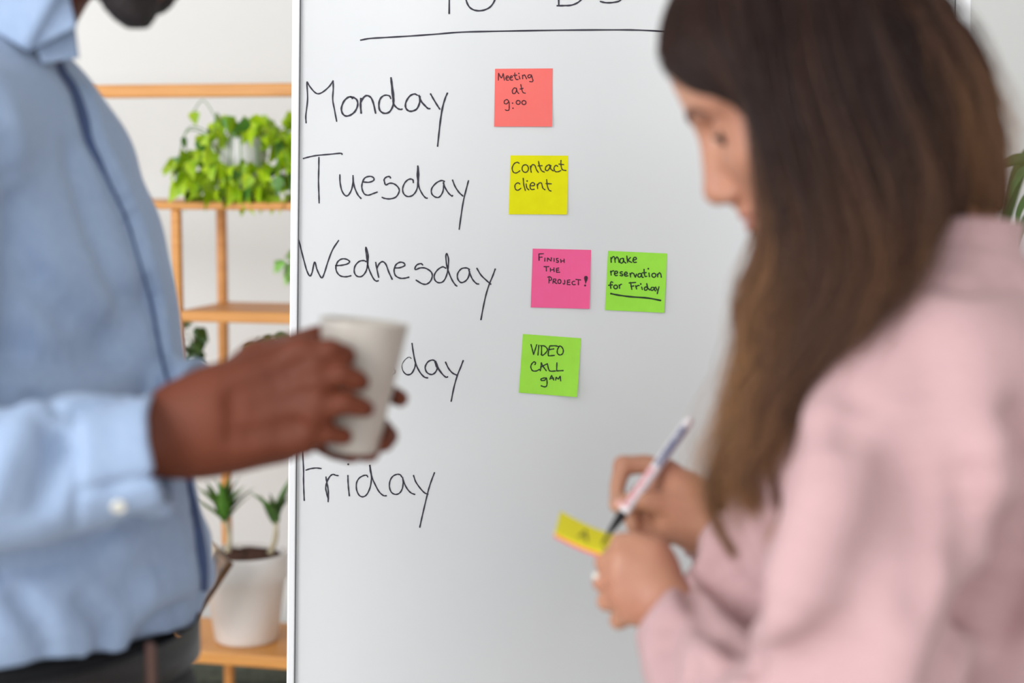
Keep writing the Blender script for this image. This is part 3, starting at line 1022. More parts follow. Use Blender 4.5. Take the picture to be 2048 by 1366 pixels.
# low dark chest by the wall under the rack
M_CHEST = mat('grey_green_fabric', srgb(72, 80, 72), .9, col2=srgb(88, 96, 86), scale=60, bump=.2, bscale=400)
zt = ray_y(480, 1348, 3.62).z
chest = thing('storage_box', 'dark grey green storage box by the wall beneath the bamboo rack', 'box', (-.75, 3.75, 0))
bm = bmesh.new(); box(bm, Matrix.Translation((-.75, 3.755, (zt - .04) / 2)), 1.1, .15, zt - .04, .008); bm_obj('body', bm, M_CHEST, chest)
bm = bmesh.new(); box(bm, Matrix.Translation((-.75, 3.755, zt - .019)), 1.12, .17, .036, .008); bm_obj('lid', bm, M_CHEST, chest)

# palm at the right of the board
pb = Vector((.98, 2.66, 0))
palm = thing('potted_palm', 'tall potted plant with long arching green leaves right of the whiteboard', 'plant', pb)
M_POT2 = mat('grey_pot', srgb(170, 168, 164), .6)
pot('pot', palm, pb, .13, .17, .32, m=M_POT2)
soil(palm, pb, .155, .29)
crown = ray_y(2150, 470, 2.66)
V, Fc = tube([Vector(p) for p in catmull([pb + Vector((0, 0, .29)), pb + Vector((.02, 0, .7)), crown], 8)], .016, 12)
mesh_obj('stem', V, Fc, M_STEM, palm, True)


def arch(parent, pts, width, m):
    cp = catmull(pts, 6)
    V, Fc = [], []
    n = len(cp)
    for i, p in enumerate(cp):
        t = i / (n - 1)
        a = Vector(cp[min(i + 1, n - 1)]) - Vector(cp[max(i - 1, 0)])
        side = a.cross(Vector((0.25, 1, .1))).normalized()
        nn = side.cross(a).normalized()
        w = width * math.sin(math.pi * min(.97, .12 + .88 * t)) ** .7
        V += [Vector(p) + side * w / 2 + nn * w * .12, Vector(p) - nn * w * .12, Vector(p) - side * w / 2 + nn * w * .12]
    for i in range(n - 1):
        a = 3 * i
        Fc += [(a, a + 3, a + 4, a + 1), (a + 1, a + 4, a + 5, a + 2)]
    return mesh_obj('leaf', V, Fc, m, parent, True)


Y0 = 2.66
arch(palm, [crown, ray_y(2120, 350, Y0 - .05), ray_y(2050, 320, Y0 - .08), ray_y(2012, 326, Y0 - .1), ray_y(1975, 346, Y0 - .12)], .018, M_LEAF3)
arch(palm, [crown, ray_y(2110, 370, Y0 - .05), ray_y(2056, 340, Y0 - .1), ray_y(2030, 364, Y0 - .12), ray_y(2011, 415, Y0 - .14)], .013, M_LEAF3)
arch(palm, [crown, ray_y(2120, 410, Y0 - .02), ray_y(2070, 385, Y0 - .05), ray_y(2040, 418, Y0 - .08), ray_y(2032, 470, Y0 - .1)], .013, M_LEAF3)
arch(palm, [crown, ray_y(2110, 450, Y0 + .02), ray_y(2062, 430, Y0 + .04), ray_y(2038, 470, Y0 + .04), ray_y(2024, 530, Y0 + .05)], .013, M_LEAF3)
rnd = random.Random(2)
for i in range(9):
    a = rnd.uniform(-1.2, 1.8)
    d = Vector((math.cos(a), math.sin(a) * .8, 0))
    arch(palm, [crown, crown + d * .12 + Vector((0, 0, .12)), crown + d * .27 + Vector((0, 0, .10)), crown + d * .38 + Vector((0, 0, -.04))], .024, M_LEAF3)
# ------------------------------------------------------------------ people
M_SKIN_M = mat('brown_skin', srgb(108, 54, 34), 0.6, col2=srgb(94, 45, 27), scale=14, sub=.12, subc=(1, .3, .15), bump=.12, bscale=260, spec=.28)
M_SKIN_W = mat('light_skin', srgb(188, 138, 112), 0.5, col2=srgb(178, 122, 98), scale=16, sub=.18, bump=.06, bscale=300)
M_SHIRT = mat('light_blue_cotton', srgb(145, 165, 196), .85, col2=srgb(152, 172, 201), scale=240, detail=1, stretch=(1, 1, .3), bump=.1, bscale=900, sheen=.1)
M_SHIRT_SHADE = mat('navy_placket_shade', srgb(62, 78, 116), .9, col2=srgb(70, 88, 128), scale=200)  # shade in the shirt opening, put into the colour
M_PINK = mat('pink_fleece', srgb(188, 153, 155), .95, col2=srgb(193, 158, 160), scale=300, detail=1, bump=.15, bscale=700, sheen=.08)
M_BLACK = mat('black_trousers', srgb(24, 24, 28), .85, col2=srgb(31, 31, 35), scale=200, bump=.1, bscale=900)
M_BELT = mat('black_leather', srgb(26, 24, 26), .45, bump=.1, bscale=500)
M_TAN = mat('brown_leather_loop', srgb(76, 50, 42), .5)
M_BEARD = mat('black_beard_hair', srgb(26, 20, 22), .8, col2=srgb(40, 30, 30), scale=200, bump=1.0, bscale=420)
M_EYEW = mat('eye_white', srgb(225, 220, 214), .2)
M_IRIS = mat('dark_iris', srgb(48, 30, 22), .15)
M_LIP = mat('lip_skin', srgb(172, 104, 92), .45)
M_BUTTON = mat('pearl_button', srgb(226, 224, 214), .25)
M_NAIL = mat('nail', srgb(214, 160, 150), .25, coat=.4)
M_SHOE = mat('shoe_leather', srgb(40, 32, 30), .4)
M_SHOE_W = mat('white_shoe', srgb(225, 222, 218), .5)
M_JEAN = mat('blue_denim', srgb(70, 88, 120), .85, col2=srgb(84, 102, 136), scale=200)


class Head:
    """local axes x front, y her/his left, z up; camera-frame result"""
    def __init__(s, org, pitch, yaw, side=1, flip=1):
        # facing flip*(+x) of the frame; yaw>0 turns away from the camera
        up = np.array([0, 1, 0.0]); fr = np.array([flip * 1.0, 0, 0])
        # pitch down: rotate in the x-y plane
        fr2 = math.cos(pitch) * fr - math.sin(pitch) * up
        up2 = math.cos(pitch) * up + math.sin(pitch) * fr
        cy, sy = math.cos(yaw), math.sin(yaw)

        def ry(v):   # turn about the vertical
            return np.array([v[0] * cy, v[1], v[2] + abs(v[0]) * sy * np.sign(v[0] * flip)]) if True else v
        s.f = ry(fr2); s.f /= np.linalg.norm(s.f)
        s.u = up2 - s.f * (up2 @ s.f); s.u /= np.linalg.norm(s.u)
        s.l = np.cross(s.u, s.f) * 1.0
        s.o = np.array(org, float)

    def p(s, x, y, z):
        return s.o + x * s.f + y * s.l + z * s.u

    def axes(s):
        return [s.f, s.l, s.u]


def sculpt_head(fd, h, female=False):
    A = h.axes()
    E_ = lambda x, y, z, r, k=.02, op='add': fd.ell(h.p(x, y, z), A, r, k, op)
    C_ = lambda a, b, ra, rb, k=.012, op='add': fd.cone(h.p(*a), h.p(*b), ra, rb, k, op)
    E_(-.012, 0, .035, (.096, .076, .082), 0)
    E_(.022, 0, -.015, (.066, .062, .085), .03)
    E_(.036, 0, -.07, (.05, .046, .036), .03)
    E_(.060, 0, -.035, (.034, .036, .045), .02)
    E_(.052, 0, .050, (.038, .056, .040), .03)
    for s in (-1, 1):
        C_((-.01, s * .058, -.045), (.055, s * .026, -.098), .014, .013, .025)      # jaw line
        E_(.058, s * .040, -.028, (.024, .022, .02), .025)                           # cheek bone
        C_((.083, s * .012, .022), (.070, s * .046, .024), .009, .008, .018)         # brow ridge
        E_(.088, s * .031, .002, (.014, .017, .011), .014, 'sub')                    # eye socket
        E_(.070, s * .031, .001, (.0135, .0145, .0125), .004)                        # closed lids over the ball
        E_(-.006, s * .073, -.006, (.018, .010, .031), .006)                         # ear
        E_(-.000, s * .083, -.004, (.010, .006, .018), .004, 'sub')
        E_(.098, s * .0125, -.046, (.010, .0075, .008), .006)                        # nostril wing
    C_((.086, 0, .014), (.108, 0, -.034), .0075, .0095, .012)                        # nose ridge
    E_(.108, 0, -.040, (.0115, .0105, .0095), .008)
    C_((.092, 0, -.052), (.094, 0, -.058), .008, .009, .012)
    C_((.090, -.015, -.068), (.090, .015, -.068), .0052, .0052, .01)
    C_((.0975, -.008, -.0665), (.0975, .008, -.0665), .0052, .0052, .005)            # upper lip
    C_((.0955, -.009, -.0765), (.0955, .009, -.0765), .0060, .0060, .005)            # lower lip
    C_((.104, -.022, -.0715), (.104, .022, -.0715), .0022, .0022, .004, 'sub')
    E_(.082, 0, -.101, (.018, .021, .015), .02)                                      # chin


# ================================================================== the man
MAN_D = 1.66
man = thing('person', 'person in a light blue shirt holding a pale mug in both hands', 'person', (to_world(c(60, 1300, MAN_D))[0][0], to_world(c(60, 1300, MAN_D))[0][1], 0))
MY = math.radians(24)

hm = Head(c(264, -274, 1.62), math.radians(34), math.radians(-14), flip=1)
bd = Field((-.70, -.36, 1.30), (.02, .62, 1.98), .003)
sculpt_head(bd, hm)
# neck and hidden trunk
bd.cone(hm.p(-.03, 0, -.03), c(0, 70, 1.655), .056, .055, .03)
bd.cone(c(0, 70, 1.655), c(-60, 240, 1.66), .055, .065, .02)
bd.cone(c(-60, 240, 1.66), c(60, 900, 1.68), .08, .08, .03)
bd.cone(c(-40, 240, 1.66), c(-150, 300, 1.49), .07, .055, .04)
bd.cone(c(-150, 300, 1.49), c(-175, 930, 1.43), .048, .040, .02)
# right forearm into the sleeve
bd.chain([(-175, 930, 1.43, 42), (60, 935, 1.435, 36), (230, 895, 1.445, 31)], .01)
bd.chain([(230, 890, 1.450, 30), (330, 868, 1.467, 29)], .01)
for dy, r in ((-42, 15.5), (-14, 16), (14, 16), (42, 15.5)):
    bd.cone(c(290, 872 + dy * .9, 1.450), c(350, 864 + dy, 1.458), .0155, .0160, .014)
    bd.cone(c(350, 860 + dy, 1.458), c(430, 840 + dy, 1.462), .0165, .016, .014)
# palm: wrist to knuckles (index..little)
MC = [(606, 708, 1.452), (622, 764, 1.446), (620, 822, 1.449), (598, 872, 1.458)]
for (mx, my, md), (wx, wy) in zip(MC, ((425, 790), (420, 825), (415, 860), (410, 890))):
    bd.cone(c(wx, wy, 1.462), c(mx, my, md + .003), .0175, .0128, .03)
    bd.cone(c(wx + 60, wy - 2, 1.478), c(mx - 30, my, md + .022), .013, .011, .016)
bd.ell(c(505, 815, 1.463), np.eye(3), (.064, .037, .0225), .02)
bd.ell(c(440, 848, 1.465), np.eye(3), (.045, .034, .0245), .02)
bd.blur(c(300, 980, 1.41), c(635, 670, 1.50), 16)
for mx, my, md in MC:
    bd.ell(c(mx, my, md - .0005), np.eye(3), (.0125, .0118, .0110), .014)
bd.cone(c(380, 845, 1.470), c(560, 790, 1.475), .026, .018, .02)
bd.cone(c(350, 880, 1.468), c(560, 885, 1.476), .020, .013, .02)      # little finger side
# fingers wrap the mug
bd.chain([(606, 708, 1.453, 10.6), (662, 700, 1.447, 9.7), (690, 712, 1.455, 8.4)], .005)
bd.chain([(690, 712, 1.455, 8.4), (668, 722, 1.462, 7)], .004)
bd.chain([(622, 764, 1.447, 10.6), (682, 748, 1.443, 10.0), (714, 760, 1.449, 8.8), (722, 764, 1.452, 7.6)], .004)
bd.chain([(620, 822, 1.449, 10.2), (688, 806, 1.445, 9.8), (724, 815, 1.451, 8.5), (732, 818, 1.454, 7.4)], .004)
bd.chain([(598, 872, 1.458, 9.6), (655, 866, 1.453, 8.8), (688, 873, 1.460, 7.6)], .004)
# thumb over the far side of the mug
bd.chain([(440, 790, 1.476, 17), (515, 722, 1.482, 15.5), (585, 692, 1.496, 11.5), (636, 672, 1.512, 9.6), (650, 664, 1.522, 7.8)], .012)
bd.cone(c(520, 730, 1.482), c(606, 712, 1.470), .014, .010, .018)
# veins and knuckle dips, faintly
for a, b in (((470, 790), (600, 735)), ((470, 825), (605, 790)), ((470, 870), (590, 850))):
    bd.fold([a, ((a[0] + b[0]) / 2, (a[1] + b[1]) / 2 + 3), b], 'sub', 3, .3, .02)
# left arm and hand behind and beneath the mug
bd.chain([(60, 420, 1.82, 50), (120, 930, 1.80, 42), (330, 860, 1.68, 33), (500, 812, 1.60, 27)], .02)
bd.chain([(500, 812, 1.60, 27), (590, 820, 1.575, 26), (640, 830, 1.565, 24)], .02)
bd.chain([(640, 795, 1.568, 12), (720, 770, 1.562, 9.5), (770, 782, 1.552, 8.5), (800, 797, 1.532, 7.6)], .006)
bd.chain([(640, 830, 1.57, 12), (710, 845, 1.563, 10.5), (762, 856, 1.548, 9.6), (778, 872, 1.525, 8.4), (770, 888, 1.508, 7)], .006)
bd.chain([(640, 860, 1.565, 12), (700, 895, 1.555, 10), (732, 905, 1.53, 8.8), (742, 908, 1.508, 7.2)], .005)
bd.chain([(620, 870, 1.56, 11), (670, 900, 1.55, 9), (698, 908, 1.525, 8), (707, 911, 1.508, 6.8)], .005)
bd.chain([(560, 800, 1.57, 14), (600, 790, 1.55, 11), (640, 780, 1.54, 9)], .01)
man_body = bd.mesh('body', M_SKIN_M, man, 'brown skin head, neck, forearms and hands', keep=1)

# shirt
sh = Field((-.74, -.36, 1.28), (-.17, .36, 2.0), .0034)
rings = []
for py, edge, rf, rw, dd in ((70, 110, .085, .09, 1.66), (130, 172, .11, .15, 1.66), (200, 218, .125, .19, 1.66), (262, 252, .13, .20, 1.66), (340, 276, .132, .205, 1.66), (430, 306, .135, .205, 1.66), (520, 338, .135, .20, 1.66),
                             (620, 354, .135, .195, 1.66), (760, 370, .135, .19, 1.66), (950, 388, .137, .19, 1.66), (1050, 402, .142, .192, 1.66), (1130, 406, .145, .195, 1.66),
                             (1180, 414, .146, .196, 1.66), (1220, 408, .144, .194, 1.66), (1252, 401, .140, .189, 1.66), (1270, 394, .1355, .183, 1.66)):
    ext = math.sqrt((rf * math.cos(MY)) ** 2 + (rw * math.sin(MY)) ** 2)
    edge_x = (edge - 34 - 1024) * dd / F
    yy = (683 - py) * dd / F
    rings.append(((edge_x - ext, yy, dd), rf, rw, MY))
sh.loft(rings, 0, 2.25)
# near arm: shoulder, upper arm, forearm
sh.chain([(-40, 235, 1.60, 70), (-120, 270, 1.50, 72), (-160, 480, 1.47, 64), (-185, 760, 1.44, 60), (-175, 950, 1.43, 62)], .03)
sh.chain([(-175, 950, 1.43, 64), (-60, 965, 1.425, 62), (60, 950, 1.43, 58), (150, 925, 1.435, 52)], .012)
sh.chain([(150, 930, 1.435, 53), (230, 920, 1.44, 50), (370, 899, 1.45, 49)], .012)
# far sleeve
sh.chain([(60, 300, 1.80, 66), (110, 600, 1.83, 60), (130, 900, 1.80, 56), (300, 850, 1.70, 46), (385, 812, 1.645, 40), (420, 800, 1.63, 39)], .02)
# cut the cuffs
wv = np.array([1.0, .16, .02])
sh.plane_cut(c(322, 900, 1.45), wv, c(322, 1060, 1.375), c(470, 720, 1.53), .003)
sh.plane_cut(c(400, 820, 1.635), (1, .1, -.3), c(400, 900, 1.58), c(500, 700, 1.70), .003)
sh.cone(c(305, 905, 1.448), c(460, 880, 1.458), .0425, .044, .002, 'sub')
sh.cone(c(350, 830, 1.66), c(440, 800, 1.62), .034, .034, .002, 'sub')
# neck opening
sh.cone(c(10, 30, 1.655), c(70, -140, 1.65), .056, .064, .006, 'sub')


def shirt_wave(X, Y, Z):
    return (.0016 * np.sin(38 * X + 22 * Y + 14 * Z + 2 * np.sin(17 * Y)) + .0012 * np.sin(61 * Y - 33 * X + 25 * Z + 2.0 * np.sin(23 * X)))


sh.wave(shirt_wave)
# folds seen in the photo
sh.fold([(-20, 180), (12, 290), (30, 420), (34, 560), (20, 700)], 'sub', 9, .2, .03)
sh.fold([(70, 560), (150, 640), (230, 680)], 'sub', 7, .3, .03)
sh.fold([(40, 700), (120, 730), (220, 700), (300, 600)], 'sub', 8, .3, .035)
sh.fold([(150, 320), (190, 450), (250, 600)], 'sub', 6, .35, .03)
sh.fold([(60, 793), (128, 826), (220, 800), (296, 782)], 'sub', 5, .1, .012)
sh.fold([(75, 860), (105, 885), (118, 898)], 'sub', 7, .35, .02)
sh.fold([(118, 898), (98, 960), (80, 1010)], 'sub', 6, .2, .02)
sh.fold([(60, 830), (20, 900), (-10, 980)], 'add', 10, -.4, .03)
sh.fold([(148, 826), (152, 930), (150, 1065)], 'sub', 3.2, .2, .008)          # cuff seam
sh.fold([(160, 985), (240, 968), (318, 950)], 'sub', 3.0, .2, .008)           # cuff slit
sh.fold([(0, 1145), (120, 1118), (230, 1062), (330, 1025)], 'sub', 4, .1, .02)
sh.fold([(170, 1205), (204, 1240), (212, 1275), (205, 1300)], 'sub', 6, .2, .02)
sh.fold([(40, 1200), (80, 1250), (95, 1300)], 'sub', 5, .4, .02)
sh.fold([(280, 1300), (320, 1240), (400, 1200)], 'sub', 8, .2, .03)
sh.fold([(245, 1090), (330, 1060), (395, 1080)], 'add', 9, -.5, .04)
sh.fold([(300, 1180), (350, 1150), (405, 1150)], 'add', 9, -.5, .04)
# placket: raised band with a dark open edge
PL = [(112, 100), (122, 140), (147, 180), (166, 236), (178, 282), (199, 324), (222, 374), (250, 432), (270, 494), (290, 562), (303, 610), (322, 707), (337, 765)]
PL2 = [(372, 935), (392, 1036), (403, 1105), (408, 1160), (404, 1220), (396, 1262)]
sh.fold([(p[0] + 30 - .03 * (p[1] - 100), p[1]) for p in PL[2:]], 'add', 7, -.35, .02)
sh.fold(PL, 'sub', 5.0, .25, .01)
sh.fold([(p[0] - 2, p[1]) for p in PL2], 'sub', 5.0, .25, .01)
shirt = sh.mesh('shirt', M_SHIRT, man, 'light blue long sleeved shirt')

# navy strip that paints the shade along the open placket edge
from mathutils.bvhtree import BVHTree


def bvh_of(*objs):
    V, Fc = [], []
    for o in objs:
        b = len(V)
        V += [v.co.copy() for v in o.data.vertices]
        Fc += [tuple(b + i for i in p.vertices) for p in o.data.polygons]
    return BVHTree.FromPolygons(V, Fc)


bv_shirt = bvh_of(shirt)


def surf(bv, px, py, lift=.002):
    o = Vector(CAM)
    d = (P(px, py, 1.0) - o).normalized()
    hit = bv.ray_cast(o, d, 4.0)
    if hit[0] is None:
        return None
    return hit[0] + hit[1] * (lift if hit[1].dot(d) < 0 else -lift)


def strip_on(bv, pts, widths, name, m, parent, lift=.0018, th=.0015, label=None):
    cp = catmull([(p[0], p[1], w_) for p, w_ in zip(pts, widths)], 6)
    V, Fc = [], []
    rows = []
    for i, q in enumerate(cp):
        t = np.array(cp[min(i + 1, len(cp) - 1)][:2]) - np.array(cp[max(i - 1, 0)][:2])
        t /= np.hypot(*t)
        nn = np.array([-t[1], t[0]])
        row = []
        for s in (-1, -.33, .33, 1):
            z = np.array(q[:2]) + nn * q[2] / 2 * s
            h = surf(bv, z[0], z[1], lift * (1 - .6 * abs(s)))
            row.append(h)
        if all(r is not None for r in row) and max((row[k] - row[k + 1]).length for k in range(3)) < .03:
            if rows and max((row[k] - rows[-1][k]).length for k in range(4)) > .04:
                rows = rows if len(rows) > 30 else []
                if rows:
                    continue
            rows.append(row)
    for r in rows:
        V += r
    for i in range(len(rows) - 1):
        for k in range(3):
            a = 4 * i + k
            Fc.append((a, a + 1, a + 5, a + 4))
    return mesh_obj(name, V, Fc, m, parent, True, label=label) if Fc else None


strip_on(bv_shirt, PL, [16, 17, 20, 22, 18, 12, 8, 7, 6, 6, 8, 8, 7], 'placket_shade', M_SHIRT_SHADE, shirt, label='navy strip painted for the shade along the button band')
strip_on(bv_shirt, PL2, [8, 16, 20, 16, 12, 8], 'placket_shade', M_SHIRT_SHADE, shirt, label='navy strip painted for the shade along the button band')


def disc_on(bv, px, py, r, name, m, parent, th=.002):
    h = surf(bv, px, py, 0)
    if h is None:
        return
    o = Vector(CAM); d = (h - o).normalized()
    n = bv.ray_cast(o, d, 4.0)[1]
    if n.dot(d) > 0:
        n = -n
    M = Matrix.Translation(h) @ n.to_track_quat('Z', 'Y').to_matrix().to_4x4()
    V, Fc = lathe([(0, th), (r * .55, th), (r * .7, th * 1.5), (r * .92, th * 1.4), (r, th * .7), (r, -.001)], M, 24)
    return mesh_obj(name, V, Fc, m, parent, True)


disc_on(bv_shirt, 237, 1012, .0062, 'button', M_BUTTON, shirt)


# collar: folded leaf on the near side, smaller one peeking at the front
def leaf_sheet(name, outline, depthf, m, parent, th=.003, n=10):
    """outline: four px corners tl,tr,br,bl; depthf(u,v)->camera depth"""
    tl, tr, br, bl = [np.array(q, float) for q in outline]
    V, Fc = [], []
    for lay in (0, 1):
        for j in range(n + 1):
            for i in range(n + 1):
                u, v = i / n, j / n
                q = tl * (1 - u) * (1 - v) + tr * u * (1 - v) + br * u * v + bl * (1 - u) * v
                V.append(P(q[0], q[1], depthf(u, v) + th * lay))
    N = (n + 1) ** 2
    for j in range(n):
        for i in range(n):
            a = j * (n + 1) + i
            Fc.append((a, a + 1, a + n + 2, a + n + 1))
            Fc.append((N + a, N + a + n + 1, N + a + n + 2, N + a + 1))
    rim = [i for i in range(n + 1)] + [j * (n + 1) + n for j in range(1, n + 1)] + [n * (n + 1) + i for i in range(n - 1, -1, -1)] + [j * (n + 1) for j in range(n - 1, 0, -1)]
    for a, b in zip(rim, rim[1:] + rim[:1]):
        Fc.append((a, N + a, N + b, b))
    o = mesh_obj(name, V, Fc, m, parent, True)
    return o


leaf_sheet('collar', ((-130, -60), (128, -30), (58, 104), (-150, -20)), lambda u, v: 1.578 + .012 * (1 - u) ** 2 - .006 * v + .004 * math.sin(u * 3), M_SHIRT, shirt)
leaf_sheet('collar', ((120, -40), (134, -28), (154, 54), (58, 103)), lambda u, v: 1.580 + .012 * u - .004 * v, M_SHIRT, shirt)
leaf_sheet('collar', ((50, 50), (150, 50), (159, 116), (86, 128)), lambda u, v: 1.588 + .02 * u, M_SHIRT, shirt)

# beard
be = Field((-.46, .20, 1.50), (-.26, .46, 1.74), .0028)
A = hm.axes()
be.ell(hm.p(.040, 0, -.082), A, (.056, .051, .036), 0)
for s in (-1, 1):
    be.cone(hm.p(-.005, s * .062, -.03), hm.p(.05, s * .034, -.098), .012, .018, .02)
be.ell(hm.p(.080, 0, -.110), A, (.024, .026, .018), .02)
be.cone(hm.p(.101, -.016, -.057), hm.p(.101, .016, -.057), .0045, .0045, .008)
be.cone(hm.p(.100, .018, -.060), hm.p(.088, .028, -.09), .006, .01, .01)
be.cone(hm.p(.100, -.018, -.060), hm.p(.088, -.028, -.09), .006, .01, .01)
be.ell(hm.p(.112, 0, -.074), A, (.018, .017, .0125), .006, 'sub')
be.wave(lambda X, Y, Z: .0011 * np.sin(330 * X + 2 * np.sin(90 * Y)) * np.sin(300 * Y) * np.sin(280 * Z))
be.mesh('beard', M_BEARD, man, 'short black beard', keep=1)
# short hair cap
hc = Field((-.56, .22, 1.48), (-.20, .64, 1.82), .004)
hc.ell(hm.p(-.018, 0, .042), A, (.098, .081, .085), 0)
hc.plane_cut(hm.p(.062, 0, .05), A[0] * 1.0 - A[2] * .5, hm.p(0, 0, 0) - .2, hm.p(0, 0, 0) + .2, .01)
hc.plane_cut(hm.p(0, 0, -.03), -A[2] - A[0] * -.3, hm.p(0, 0, 0) - .2, hm.p(0, 0, 0) + .2, .01)
hc.wave(lambda X, Y, Z: .0012 * np.sin(300 * X) * np.sin(300 * Y) * np.sin(280 * Z))
hc.mesh('hair', M_BEARD, man, 'very short black hair', keep=1)


def eye(h, s, parent, face):
    ctr = Vector(to_world(h.p(.0725, s * .031, .001))[0])
    V, Fc = [], []
    bm = bmesh.new()
    bmesh.ops.create_uvsphere(bm, u_segments=20, v_segments=14, radius=.0118)
    bmesh.ops.translate(bm, vec=ctr, verts=bm.verts)
    e = bm_obj('eye', bm, M_EYEW, parent, True)
    f = Vector(to_world(h.p(.0725 + .0112, s * .031, -.002))[0])
    M = Matrix.Translation(f) @ (f - ctr).to_track_quat('Z', 'Y').to_matrix().to_4x4()
    V, Fc = lathe([(0, .0014), (.003, .0012), (.0055, 0)], M, 20)
    mesh_obj('iris', V, Fc, M_IRIS, e, True)


def face_pt(h, bv, y, z, lift=.0005):
    o = Vector(to_world(h.p(.25, y, z))[0]); t = Vector(to_world(h.p(0, y, z))[0])
    d = (t - o).normalized()
    hit = bv.ray_cast(o, d, .3)
    return (hit[0] - d * lift) if hit[0] is not None else Vector(to_world(h.p(.085, y, z))[0])


def brow(h, s, parent, m, bv):
    pts = [face_pt(h, bv, s * y, z) for y, z in ((.010, .020), (.020, .025), (.032, .027), (.042, .024), (.050, .018))]
    cp = catmull(pts, 5)
    V, Fc = tube([Vector(p) for p in cp], [.0013 + .0016 * math.sin(math.pi * i / (len(cp) - 1)) for i in range(len(cp))], 6)
    mesh_obj('eyebrow', V, Fc, m, parent, True)


bv_m = bvh_of(man_body)
for s in (-1, 1):
    eye(hm, s, man, man_body)
    brow(hm, s, man, M_BEARD, bv_m)

# trousers, belt, shoes
def trousers(parent, m, hipc, yaw, rf, rw, ztop, legs, r_th, r_ank, name='trousers'):
    """world-space: hip centre (x,y); legs = two foot positions"""
    H = from_world((hipc[0], hipc[1], ztop))
    lo = from_world((hipc[0], hipc[1], 0)) - np.array([.42, .12, .42])
    hi = H + np.array([.42, .10, .42])
    tr = Field(np.minimum(lo, H - .35), np.maximum(hi, lo + .8), .009)
    ups = UPV
    f = np.array([math.cos(yaw), 0, -math.sin(yaw)]); l = np.array([math.sin(yaw), 0, math.cos(yaw)])
    W = lambda x, y, z: from_world((x, y, z))
    axes = [f, np.array([0, 1, 0.0]), l]
    tr.ell(W(hipc[0], hipc[1], ztop - .10), axes, (rf, .16, rw), 0)
    tr.ell(W(hipc[0], hipc[1], ztop - .16), axes, (rf * 1.05, .14, rw * 1.02), .05)
    for (fx, fy), sg in zip(legs, (-1, 1)):
        hx, hy = hipc[0] + sg * .085 * math.sin(yaw), hipc[1] + sg * .085 * math.cos(yaw)
        kx, ky = (hx * .5 + fx * .5), (hy * .5 + fy * .5)
        tr.cone(W(hx, hy, ztop - .18), W(kx, ky, .52), r_th, r_th * .72, .05)
        tr.cone(W(kx, ky, .52), W(fx, fy, .09), r_th * .72, r_ank, .03)
    tr.put(lambda X, Y, Z: -(H[1] - Y) + 0 * X + 0 * Z, (lo[0], H[1], lo[2]), (hi[0], H[1] + .2, hi[2]), .004, 'sub')
    tr.wave(lambda X, Y, Z: .002 * np.sin(25 * Y + 20 * X + 3 * np.sin(11 * X)))
    return tr.mesh(name, m, parent)


def shoe(parent, fx, fy, ang, m):
    s_ = Field(from_world((fx, fy, .06)) - np.array([.2, .11, .2]), from_world((fx, fy, .06)) + np.array([.2, .11, .2]), .005)
    f = np.array([math.cos(ang), math.sin(ang), 0.0])
    W = lambda t, z, q=0: from_world((fx + f[0] * t - f[1] * q, fy + f[1] * t + f[0] * q, z))
    s_.cone(W(-.05, .045), W(.13, .032), .036, .030, 0)
    s_.cone(W(.06, .032), W(.16, .026), .042, .026, .02)
    s_.cone(W(-.03, .05), W(-.03, .11), .036, .04, .03)
    s_.put(lambda X, Y, Z: -(-((X - W(0, .004)[0]) * 0 + (Y - W(0, .004)[1]) * UPV[2] + (Z - W(0, .004)[2]) * FWD[2])) * -1, W(-.2, -.05), W(.2, .02), 0, 'sub') if False else None
    return s_.mesh('shoe', m, parent, keep=1)


hipw = to_world(c(100, 1330, MAN_D))[0]
trm = trousers(man, M_BLACK, (hipw[0] - .016, hipw[1]), MY, .130, .170, hipw[2] + .050, ((hipw[0] + .02, hipw[1] - .12), (hipw[0] + .03, hipw[1] + .13)), .085, .052)
for fx, fy in ((hipw[0] + .02, hipw[1] - .12), (hipw[0] + .03, hipw[1] + .13)):
    shoe(man, fx, fy, -MY, M_SHOE)


def belt_ring(parent, ctr, rf, rw, yaw, z, h, m, name='belt'):
    V, Fc = [], []
    n = 64
    for k in range(n):
        a = 2 * math.pi * k / n
        ca, sa = math.cos(a), math.sin(a)
        u = rf * math.copysign(abs(ca) ** .9, ca); v = rw * math.copysign(abs(sa) ** .9, sa)
        x = ctr[0] + u * math.cos(yaw) + v * math.sin(yaw)
        y = ctr[1] - u * math.sin(yaw) + v * math.cos(yaw)
        for dz, o in ((-h / 2, 0), (-h / 2, .003), (h / 2, .003), (h / 2, 0)):
            s_ = 1 + o / rf
            V.append((ctr[0] + (x - ctr[0]) * s_, ctr[1] + (y - ctr[1]) * s_, z + dz))
    for k in range(n):
        k2 = (k + 1) % n
        for i in range(4):
            i2 = (i + 1) % 4
            Fc.append((4 * k + i, 4 * k2 + i, 4 * k2 + i2, 4 * k + i2))
    return mesh_obj(name, V, Fc, m, parent, True)


belt = belt_ring(man, (hipw[0] - .016, hipw[1]), .133, .174, MY, hipw[2] + .012, .036, M_BELT)
bmx = bmesh.new()
lp = P(303, 1348, 1.512)
box(bmx, Matrix.Translation(lp) @ Matrix.Rotation(-.9, 4, 'Z'), .010, .006, .055, .002)
bm_obj('belt_loop', bmx, M_TAN, trm)

